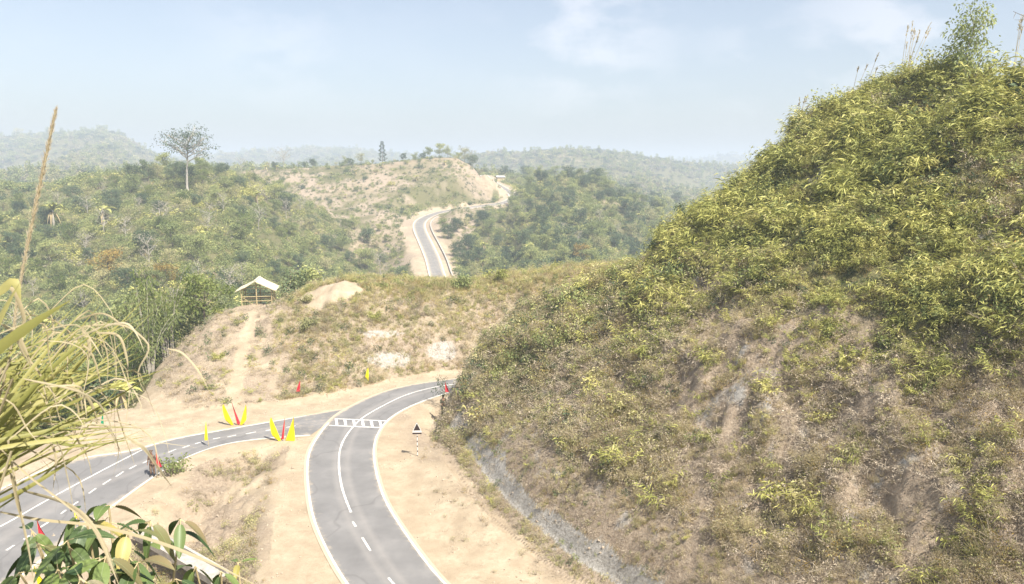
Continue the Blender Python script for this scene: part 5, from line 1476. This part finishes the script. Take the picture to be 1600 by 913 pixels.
# ------------------------------------------------------------------ people
def skin_obj(name, J, E, mat, parent, sub=1):
    me = bpy.data.meshes.new(name); names = list(J)
    me.from_pydata([J[k][:3] for k in names], [(names.index(a), names.index(b)) for a, b in E], [])
    o = link(name, me, parent)
    me.materials.append(MATS[mat])
    md = o.modifiers.new('skin', 'SKIN')
    if not len(me.skin_vertices):
        import bmesh
        bm = bmesh.new(); bm.from_mesh(me); bm.verts.layers.skin.verify(); bm.to_mesh(me); bm.free()
    for i_, k in enumerate(names):
        v_ = me.skin_vertices[0].data[i_]; r = J[k][3]
        v_.radius = (r, r * (J[k][4] if len(J[k]) > 4 else 1)); v_.use_root = (i_ == 0)
    md.use_smooth_shade = True
    ss = o.modifiers.new('smooth', 'SUBSURF'); ss.levels = sub; ss.render_levels = sub
    return o
def person(loc, rz, label, camo, handR, handL, step=.0, headturn=0.0, s=1.0, cap=True):
    o = empty('person', loc, rz, label=label, cat='person'); o.scale = (s, s, s)
    # facing -y; R = person's right = -x
    def arm(sd, hand):
        sh = np.array([sd * .19, 0, 1.40]); ha = np.array(hand, float); m_ = (sh + ha) / 2; v = ha - sh; L = np.linalg.norm(v); dr = max(0, .27 ** 2 - (L / 2) ** 2) ** .5
        el = m_ + np.array([sd * .5, .55, -.65]) / 1.0 * dr * .9
        return sh, el, ha
    J = {'pel': (0, 0, .95, .135, .8), 'waist': (0, 0, 1.10, .125, .75), 'chest': (0, 0, 1.30, .16, .72), 'neckb': (0, .01, 1.44, .075), 'neck': (0, .005, 1.50, .055), 'head': (0, -.01, 1.60, .092, 1.05), 'crown': (0, 0, 1.68, .072)}
    E = [('pel', 'waist'), ('waist', 'chest'), ('chest', 'neckb'), ('neckb', 'neck'), ('neck', 'head'), ('head', 'crown')]
    C = {}; 
    for sd, nm, hand in ((-1, 'r', handR), (1, 'l', handL)):
        sh, el, ha = arm(sd, hand); f = (ha - el); f /= np.linalg.norm(f)
        J['sh' + nm] = (*sh, .065); J['el' + nm] = (*el, .042); J['wr' + nm] = (*(ha - f * .05), .027); J['pa' + nm] = (*ha, .034, .5)
        E += [('chest', 'sh' + nm), ('sh' + nm, 'el' + nm), ('el' + nm, 'wr' + nm), ('wr' + nm, 'pa' + nm)]
        C[nm] = (sh, el, ha, f)
        side = np.cross(f, [0, 0, 1.0]); side /= np.linalg.norm(side) + 1e-6
        for q in range(4):
            b = ha + side * (q - 1.5) * .02 + f * .045; e = b + f * (.03, .035, .032, .022)[q] + np.array([0, -.012, -.012])
            J['f%s%d' % (nm, q)] = (*b, .009); J['g%s%d' % (nm, q)] = (*e, .007); E += [('pa' + nm, 'f%s%d' % (nm, q)), ('f%s%d' % (nm, q), 'g%s%d' % (nm, q))]
        b = ha - side * .04 + f * .01; J['t' + nm] = (*b, .010); E.append(('pa' + nm, 't' + nm))
        st = step * sd
        J['hip' + nm] = (sd * .10, 0, .88, .09); J['kn' + nm] = (sd * .12, st * .5 - .02, .49, .06); J['an' + nm] = (sd * .13, st, .09, .04); J['toe' + nm] = (sd * .15, st - .14, .035, .035)
        E += [('pel', 'hip' + nm), ('hip' + nm, 'kn' + nm), ('kn' + nm, 'an' + nm), ('an' + nm, 'toe' + nm)]
    J['nose'] = (0, -.115, 1.60, .014); E.append(('head', 'nose'))
    for sd in (-1, 1): J['ear%d' % sd] = (sd * .095, .005, 1.60, .016); E.append(('head', 'ear%d' % sd))
    skin_obj('body', J, E, 'skin', o)
    sh_ = {k: J[k] for k in ('pel', 'waist', 'chest', 'neckb')}
    G = {'waist': (0, 0, 1.12, .145, .8), 'hem': (0, 0, .93, .15, .8), 'chest': (0, 0, 1.31, .178, .78), 'col': (0, .01, 1.45, .085)}
    Eg = [('waist', 'hem'), ('waist', 'chest'), ('chest', 'col')]
    for nm in 'rl':
        sh, el, ha, f = C[nm]; G['s' + nm] = (*sh, .08); G['e' + nm] = (*el, .058); G['w' + nm] = (*(ha - f * .085), .044); Eg += [('chest', 's' + nm), ('s' + nm, 'e' + nm), ('e' + nm, 'w' + nm)]
    skin_obj('shirt', G, Eg, camo, o)
    T = {'pel': (0, 0, .96, .145, .82)}; Et = []
    for nm, sd in (('r', -1), ('l', 1)):
        st = step * sd
        T['h' + nm] = (sd * .10, 0, .86, .105); T['k' + nm] = (sd * .12, st * .5 - .02, .49, .078); T['a' + nm] = (sd * .13, st, .17, .062)
        Et += [('pel', 'h' + nm), ('h' + nm, 'k' + nm), ('k' + nm, 'a' + nm)]
    skin_obj('trousers', T, Et, camo, o)
    for nm, sd in (('r', -1), ('l', 1)):
        st = step * sd
        skin_obj('boot', {'an': (sd * .13, st, .075, .058), 'up': (sd * .13, st, .2, .054), 'mid': (sd * .14, st - .08, .05, .05), 'toe': (sd * .15, st - .17, .042, .042)}, [('an', 'up'), ('an', 'mid'), ('mid', 'toe')], 'boot', o)
    if cap:
        skin_obj('cap', {'c': (0, 0, 1.675, .10), 't': (0, .01, 1.74, .085), 'b': (0, -.10, 1.67, .045)}, [('c', 't'), ('c', 'b')], camo, o)
    else:
        skin_obj('hair', {'c': (0, .02, 1.66, .098), 't': (0, .02, 1.72, .075), 'n': (0, .05, 1.58, .075)}, [('c', 't'), ('c', 'n')], 'hair', o)
    s_ = Soup()
    for sd in (-1, 1): s_.box((sd * .034, -.100, 1.625), (.026, .012, .012))
    s_.box((0, -.100, 1.555), (.045, .01, .008))
    link('face', s_.mesh('face', MATS['hair']), o)
    return o
p = at_z(239, 744)
person((p[0], p[1], 0), radians(-12), 'person in brown camouflage uniform and black boots holding a red flag by the side road', 'camo_brown', (-.24, -.12, .86), (.36, -.22, 1.05))
flag(p[0] + .42, p[1] - .28, 1.95, .02, 'flag_red', 'red flag held by the person at the edge of the side road', None, .34, 1, .62, z=.02)
q_ = at_z(263, 741)
lb_m = bush_meshes(1.7, 'leaf_mid', 330, .24, .12)
plant('leafy_sapling', lb_m, (q_[0] + .1, q_[1], -.02), .9, .3, 'green leafy bush beside the person with the red flag', 'bush')
p = at_z(695, 650)
person((p[0] - .12, p[1], 0), radians(35), 'person in dark green camouflage uniform standing at the foot of the big hill', 'camo_green', (-.22, -.30, 1.18), (.30, -.16, .95), .06)
flag(p[0] - .12 + .16, p[1] - .32, 3.0, .02, 'flag_red', 'red flag raised on a pole by the person at the foot of the big hill', None, .36, 1, .30, z=.02)
# slender sapling leaning over the bend
q_ = at_z(700, 634)
sp = empty('leaning_sapling', (q_[0], q_[1], float(H(np.array([q_[0]]), np.array([q_[1]]))[0])), 0, label='slender grey sapling with sparse leaves leaning out over the bend', cat='tree')
s = Soup(); c = Soup(); P = np.array([[0, 0, -.2], [-.2, 0, 1.2], [-.45, .05, 2.2], [-.6, .1, 3.0]]); s.tube(P, [.035, .028, .02, .012], 0, 5)
E_ = []
for k in range(13):
    t = R.uniform(.35, 1); b = np.array([np.interp(t * 3, np.arange(4), P[:, i]) for i in range(3)]); a = R.uniform(0, 2 * pi)
    e = b + np.array([cos(a) * R.uniform(.4, 1.2) - .1, sin(a) * .8, R.uniform(-.1, .55)]); s.tube([b, (b + e) / 2 + [0, 0, .08], e], [.012, .008, .004], 0, 4, False); E_ += [e, (b + e) / 2]
E_ = np.array(E_); n = 330; k = R.integers(0, len(E_), n); dd = unit(n)
c.leaves(E_[k] + dd * R.uniform(.02, .26, n)[:, None], dd, R.uniform(.1, .22, n), .06, 0, .5)
link('trunk', s.mesh('trunk', MATS['bark_pale']), sp); link('crown', c.mesh('crown', MATS['leaf_dark']), sp)

# ------------------------------------------------------------------ near foreground: sapling with large ribbed leaves
def big_leaf(s, P, D, L, W, m=0, fold=.25, droop=.5, roll=0.0):
    n = 25; t = np.linspace(0, 1, n)[:, None]; D = np.array(D, float); D /= np.linalg.norm(D)
    ax = np.array(P) + D * L * t + np.array([0, 0, -1.0]) * (droop * L * .5) * t ** 2
    S = np.cross(D, [0, 0, 1.0]); S /= np.linalg.norm(S) + 1e-6
    N = np.cross(S, D); S = S * cos(roll) + N * sin(roll); N = np.cross(S, D)
    w = W * .5 * np.sin(np.clip(t * .97 + .03, 0, 1) ** .8 * pi) ** .75
    rows = []
    for f in (-1, -.5, 0, .5, 1):
        z_ = abs(f) * fold * w + .045 * W * np.sin(t * 75 + abs(f) * 4) * abs(f) * (1 - t)
        rows.append(ax + S * w * f + N * z_)
    V = np.stack(rows, 1).reshape(-1, 3)
    F = [[5 * i + j, 5 * i + j + 1, 5 * i + j + 6, 5 * i + j + 5] for i in range(n - 1) for j in range(4)]
    s.add(V, F, m)
    wv = W * .018 * (1 - t * .8) + .0004; lift = N * .0012
    V = np.stack([ax - S * wv + lift, ax + S * wv + lift], 1).reshape(-1, 3)
    s.add(V, [[2 * i, 2 * i + 1, 2 * i + 3, 2 * i + 2] for i in range(n - 1)], 3)
def near_leaf_mat(name, c1, c2):
    m, nt, out = newmat(name); L = nt.links.new
    g_ = nd(nt, 'ShaderNodeNewGeometry'); r_ = ramp(nt, [(.0, c1), (1, c2)]); L(g_.outputs['Random Per Island'], r_.inputs[0])
    p_ = nd(nt, 'ShaderNodeBsdfPrincipled'); p_.inputs['Roughness'].default_value = .5; p_.inputs['Specular IOR Level'].default_value = .5; L(r_.outputs[0], p_.inputs['Base Color'])
    t_ = nd(nt, 'ShaderNodeBsdfTranslucent'); L(r_.outputs[0], t_.inputs[0]); x_ = nd(nt, 'ShaderNodeMixShader'); x_.inputs[0].default_value = .25
    L(p_.outputs[0], x_.inputs[1]); L(t_.outputs[0], x_.inputs[2]); L(x_.outputs[0], out.inputs[0]); return m
near_leaf_mat('big_leaf', (.045, .085, .03), (.19, .25, .07)); near_leaf_mat('young_leaf', (.16, .18, .06), (.26, .19, .10)); near_leaf_mat('vein', (.22, .27, .12), (.30, .33, .16)); near_leaf_mat('yellow_leaf', (.32, .28, .07), (.40, .33, .10))
def sapling(tips, root, label, leafL=.2, seed=0):
    o = empty('broad_leaved_sapling', root, 0, label=label, cat='sapling')
    s = Soup(); c = Soup(); r0 = np.array(root, float)
    for (px, py, dep, nl, sc) in tips:
        tip = at_d(px, py, dep) - r0; m_ = tip * .5 + np.array([0, 0, .12]) + R.normal(size=3) * .03
        t = np.linspace(0, 1, 7)[:, None]; P = 2 * t * (1 - t) * m_ + t * t * tip
        s.tube(P, np.linspace(.014, .005, 7), 0, 6)
        d0 = P[-1] - P[-2]; d0 /= np.linalg.norm(d0)
        for k in range(nl):
            a = k * 2.39 + R.uniform(-.3, .3); tt = R.uniform(.72, 1) if k > 2 else 1
            b = 2 * tt * (1 - tt) * m_ + tt * tt * tip
            D = np.array([cos(a), sin(a), R.uniform(-1.5, .15)]) + d0 * .25
            pt = b + D / np.linalg.norm(D) * .035 * sc
            s.tube([b, pt], [.003, .002], 0, 4, False)
            big_leaf(c, pt, D, leafL * sc * R.uniform(.75, 1.2), leafL * sc * .38 * R.uniform(.85, 1.15), 1 if (k < 1 and R.uniform() < .35) else (2 if R.uniform() < .06 else 0), R.uniform(.15, .4), R.uniform(.4, 1.3), R.normal() * .35)
    link('stem', s.mesh('stem', MATS['cane']), o); link('leaves', c.mesh('leaves', [MATS['big_leaf'], MATS['young_leaf'], MATS['yellow_leaf'], MATS['vein']], True), o)
    return o
def gz(x, y): return float(H(np.array([x]), np.array([y]))[0])
sapling([(170, 790, 4.0, 8, .95), (120, 800, 4.1, 7, .9), (50, 830, 4.1, 5, .9), (135, 812, 3.9, 8, 1.05), (105, 845, 3.7, 8, 1.0), (60, 850, 3.9, 7, 1.0), (200, 830, 3.9, 8, 1.0), (165, 870, 3.6, 9, 1.1), (90, 890, 3.6, 6, 1.0), (235, 815, 4.2, 6, .85), (282, 812, 4.2, 7, .85), (215, 880, 3.7, 7, 1.0), (30, 895, 3.7, 7, 1.0), (125, 905, 3.4, 8, 1.0)],
        (-2.25, 3.9, gz(-2.25, 3.9)), 'broad leaved sapling with large ribbed green leaves at the lower left, nearest the camera', .185)
sapling([(305, 885, 4.3, 7, .9), (345, 893, 4.2, 7, .85), (275, 905, 4.0, 6, .9), (372, 880, 4.6, 5, .6), (240, 912, 4.0, 6, .8)],
        (-1.75, 4.3, gz(-1.75, 4.3)), 'smaller sapling with reddish young leaves at the bottom edge right of the large one', .16)

# tall grass close to the camera on the left
leaf_mat('near_straw', [(.24, .19, .10), (.34, .28, .16), (.44, .37, .23), (.52, .45, .31)], .3, .6)
leaf_mat('near_blade', [(.12, .135, .035), (.23, .23, .065), (.36, .33, .11), (.48, .43, .22)], .35, .5)
def bez(pts, n=14):
    P = np.array(pts, float)
    return catmull(P, n)
def ribbon3(s, C, w, m=0, flatn=None, taper=True):
    n = len(C); T = np.gradient(C, axis=0); T /= np.linalg.norm(T, axis=1)[:, None]
    V_ = EYE - C; V_ /= np.linalg.norm(V_, axis=1)[:, None]
    N = R.normal(size=3) * .5 + np.array([.2, -.8, .5]); S = np.cross(T, N); S /= np.linalg.norm(S, axis=1)[:, None] + 1e-9
    U = np.cross(S, T); t = np.linspace(0, 1, n)[:, None]
    ww = w * .5 * (np.minimum(1, (1 - t) * 3.0 + .03) if taper else 1.0) * np.minimum(1, t * 4 + .5)
    V = np.stack([C - S * ww, C + U * ww * .35, C + S * ww], 1).reshape(-1, 3)
    F = [[3 * i + j, 3 * i + j + 1, 3 * i + j + 4, 3 * i + j + 3] for i in range(n - 1) for j in (0, 1)]
    s.add(V, F, m)
gr_ = empty('tall_grass', (-1.9, 1.75, gz(-1.9, 1.75)), 0, label='tall clump of yellow green grass blades with curled dry leaves close at the left edge', cat='grass clump')
base = np.array(gr_.location); base[2] = gz(-1.9, 1.75)
def rel(px, py, d): return at_d(px, py, d) - base
green = Soup(); dry = Soup()
for k in range(120):
    d = R.uniform(1.9, 2.9); py0 = R.uniform(600, 840); 
    e = (R.uniform(40, 245), R.uniform(460, 690)); sag = R.uniform(-45, 25)
    sx_ = R.uniform(-160, -20)
    ln = [(sx_ - 60, py0 + 120), (sx_, py0), ((sx_ + e[0]) / 2 + 10, (py0 + e[1]) / 2 + sag), e]
    C = bez([rel(a, b, d + .15 * i) for i, (a, b) in enumerate(ln)], 14)
    ribbon3(green, C, R.uniform(.006, .015), 0)
for (pts, w, d) in [([(-60, 760), (0, 690), (130, 622), (265, 575)], .014, 2.4), ([(-60, 800), (30, 700), (150, 640), (262, 570)], .016, 2.3), ([(-90, 640), (-20, 560), (60, 500), (110, 470)], .03, 2.0), ([(-50, 480), (0, 455), (22, 440), (33, 470)], .03, 2.1), ([(-50, 620), (-10, 520), (15, 470), (32, 440)], .034, 2.0)]:
    ribbon3(green, bez([rel(a, b, d) for a, b in pts], 16), w, 0)
# curled dry leaves
for k in range(50):
    d = R.uniform(1.9, 3.0); x0 = R.uniform(-40, 140); y0 = R.uniform(470 + max(0, x0) * .35, 690)
    a = R.uniform(-.9, .5); l = R.uniform(30, 95); x1, y1 = x0 + cos(a) * l, y0 + sin(a) * l
    x2, y2 = x1 + R.uniform(5, 45), y1 + R.uniform(15, 60); x3, y3 = x2 + R.uniform(-14, 22), y2 + R.uniform(20, 80)
    C = bez([rel(x0, y0, d), rel(x1, y1, d + .05), rel(x2, y2, d + .08), rel(x3, y3, d + .05)], 12)
    ribbon3(dry, C, R.uniform(.003, .007), 0)
for pts, w, d in [([(128, 510), (190, 508), (225, 530), (232, 548), (216, 580), (222, 605), (232, 615)], .008, 2.5), ([(100, 540), (150, 515), (195, 505), (215, 525), (226, 552)], .009, 2.4), ([(120, 500), (160, 490), (190, 508), (198, 520)], .007, 2.4),
                  ([(5, 448), (22, 455), (38, 500), (28, 520), (45, 560), (50, 585)], .018, 2.2), ([(0, 505), (20, 520), (35, 550), (48, 575)], .014, 2.2), ([(128, 515), (138, 530), (140, 550), (138, 565)], .016, 2.4), ([(150, 520), (185, 525), (198, 560), (200, 585)], .010, 2.5),
                  ([(100, 600), (135, 620), (150, 650), (152, 662)], .014, 2.3), ([(30, 765), (110, 790), (150, 830), (180, 900), (188, 920)], .016, 2.3), ([(0, 700), (40, 740), (150, 830), (185, 905)], .012, 2.2), ([(0, 800), (60, 812), (150, 822), (240, 845), (330, 880), (420, 925)], .014, 2.4),
                  ([(205, 690), (225, 700), (250, 735), (270, 763)], .013, 2.0), ([(195, 680), (228, 705), (255, 745)], .008, 2.0), ([(10, 735), (18, 745), (30, 800), (34, 815)], .014, 2.2), ([(60, 690), (110, 672), (190, 668), (260, 672)], .005, 2.6), ([(80, 720), (160, 690), (230, 690), (310, 700)], .005, 2.6),
                  ([(262, 545), (285, 552), (310, 580), (326, 610)], .009, 2.6), ([(8, 660), (28, 780), (45, 860), (55, 930)], .010, 2.3)]:
    ribbon3(dry, bez([rel(a, b, d) for a, b in pts], 22), w * .75, 0, taper=True)
# stems rising from the roots to carry the blades
stems = Soup()
for k in range(26):
    e = rel(R.uniform(-120, 20), R.uniform(560, 800), R.uniform(2.0, 2.7)); b0 = np.array([R.normal() * .12 - .1, R.normal() * .12, -.05])
    stems.tube([b0, b0 * .4 + e * .6 + [0, 0, .05], e], [.006, .005, .003], 0, 5, False)
link('stems', stems.mesh('stems', MATS['near_straw']), gr_); link('green_blades', green.mesh('green_blades', MATS['near_blade'], True), gr_); link('dry_blades', dry.mesh('dry_blades', MATS['near_straw'], True), gr_)
# the tall seed head
pl_ = empty('seed_head_stalk', tuple(base + np.array([-.05, .1, -.05])), 0, label='single tall straw coloured seed head rising above the left grass clump', cat='grass stalk')
rb = base + np.array([-.05, .1, -.05])
s = Soup(); P = bez([at_d(-90, 900, 2.3) - rb, at_d(5, 600, 2.35) - rb, at_d(28, 460, 2.4) - rb, at_d(50, 350, 2.45) - rb, at_d(87, 172, 2.5) - rb], 26)
s.tube(np.vstack([[[-.15, 0, -.02]], P]), .0032, 0, 6); link('stalk', s.mesh('stalk', MATS['near_straw']), pl_)
s = Soup(); n = 1500; tt = R.uniform(.50, 1.0, n); Q = np.stack([np.interp(tt, np.linspace(0, 1, 26), P[:, c]) for c in range(3)], 1)
ax_ = (P[-1] - P[13]); ax_ /= np.linalg.norm(ax_); k = np.clip(1.25 - np.abs(tt - .78) * 3.2, .25, 1) 
s.leaves(Q + unit(n) * (R.uniform(0, .009, n) * k)[:, None], ax_ + unit(n) * .35, R.uniform(.012, .028, n), .0018, 0)
leaf_mat('seed_head', [(.36, .29, .19), (.46, .38, .26), (.54, .46, .33), (.6, .53, .38)], .4, .9)
link('seed_head', s.mesh('seed_head', MATS['seed_head']), pl_)
print('done', len(bpy.data.objects))

# stones and clods on the clay verges
s0 = []
for k in range(4):
    me_ = Soup(); n = 6; a = np.linspace(0, 2 * pi, n, endpoint=False); V = [[cos(q) * R.uniform(.7, 1.1), sin(q) * R.uniform(.7, 1.1), 0] for q in a] + [[cos(q) * R.uniform(.4, .7), sin(q) * R.uniform(.4, .7), R.uniform(.4, .8)] for q in a]
    me_.add(np.array(V) * .05, [[i, (i + 1) % n, n + (i + 1) % n, n + i] for i in range(n)] + [[n, n + 1, n + 2, n + 3], [n + 3, n + 4, n + 5, n]]); s0.append(me_.mesh('clod', MATS['clod']))
x, y, z, u, v = sample(60000, -44, 8, 30, 72)
dmn, _ = seg_dist(x, y, ROADS[0]); dln, _ = seg_dist(x, y, ROADS[1]); n1 = fbm(x * .5, y * .5, 4, 171)
keep = (np.abs(z) < 1.5) & (dmn > 2.35) & (dln > 3.0) & (R.uniform(size=len(x)) < np.clip(.10 + .6 * n1, .01, .6)) & in_view(u, v, 20)
scatter('loose_stones', s0, np.stack([x, y, z], 1)[keep], R.uniform(.3, 1.6, keep.sum()) ** 2 * .8, R, .3, 'small clods and stones lying on the sandy road verges')
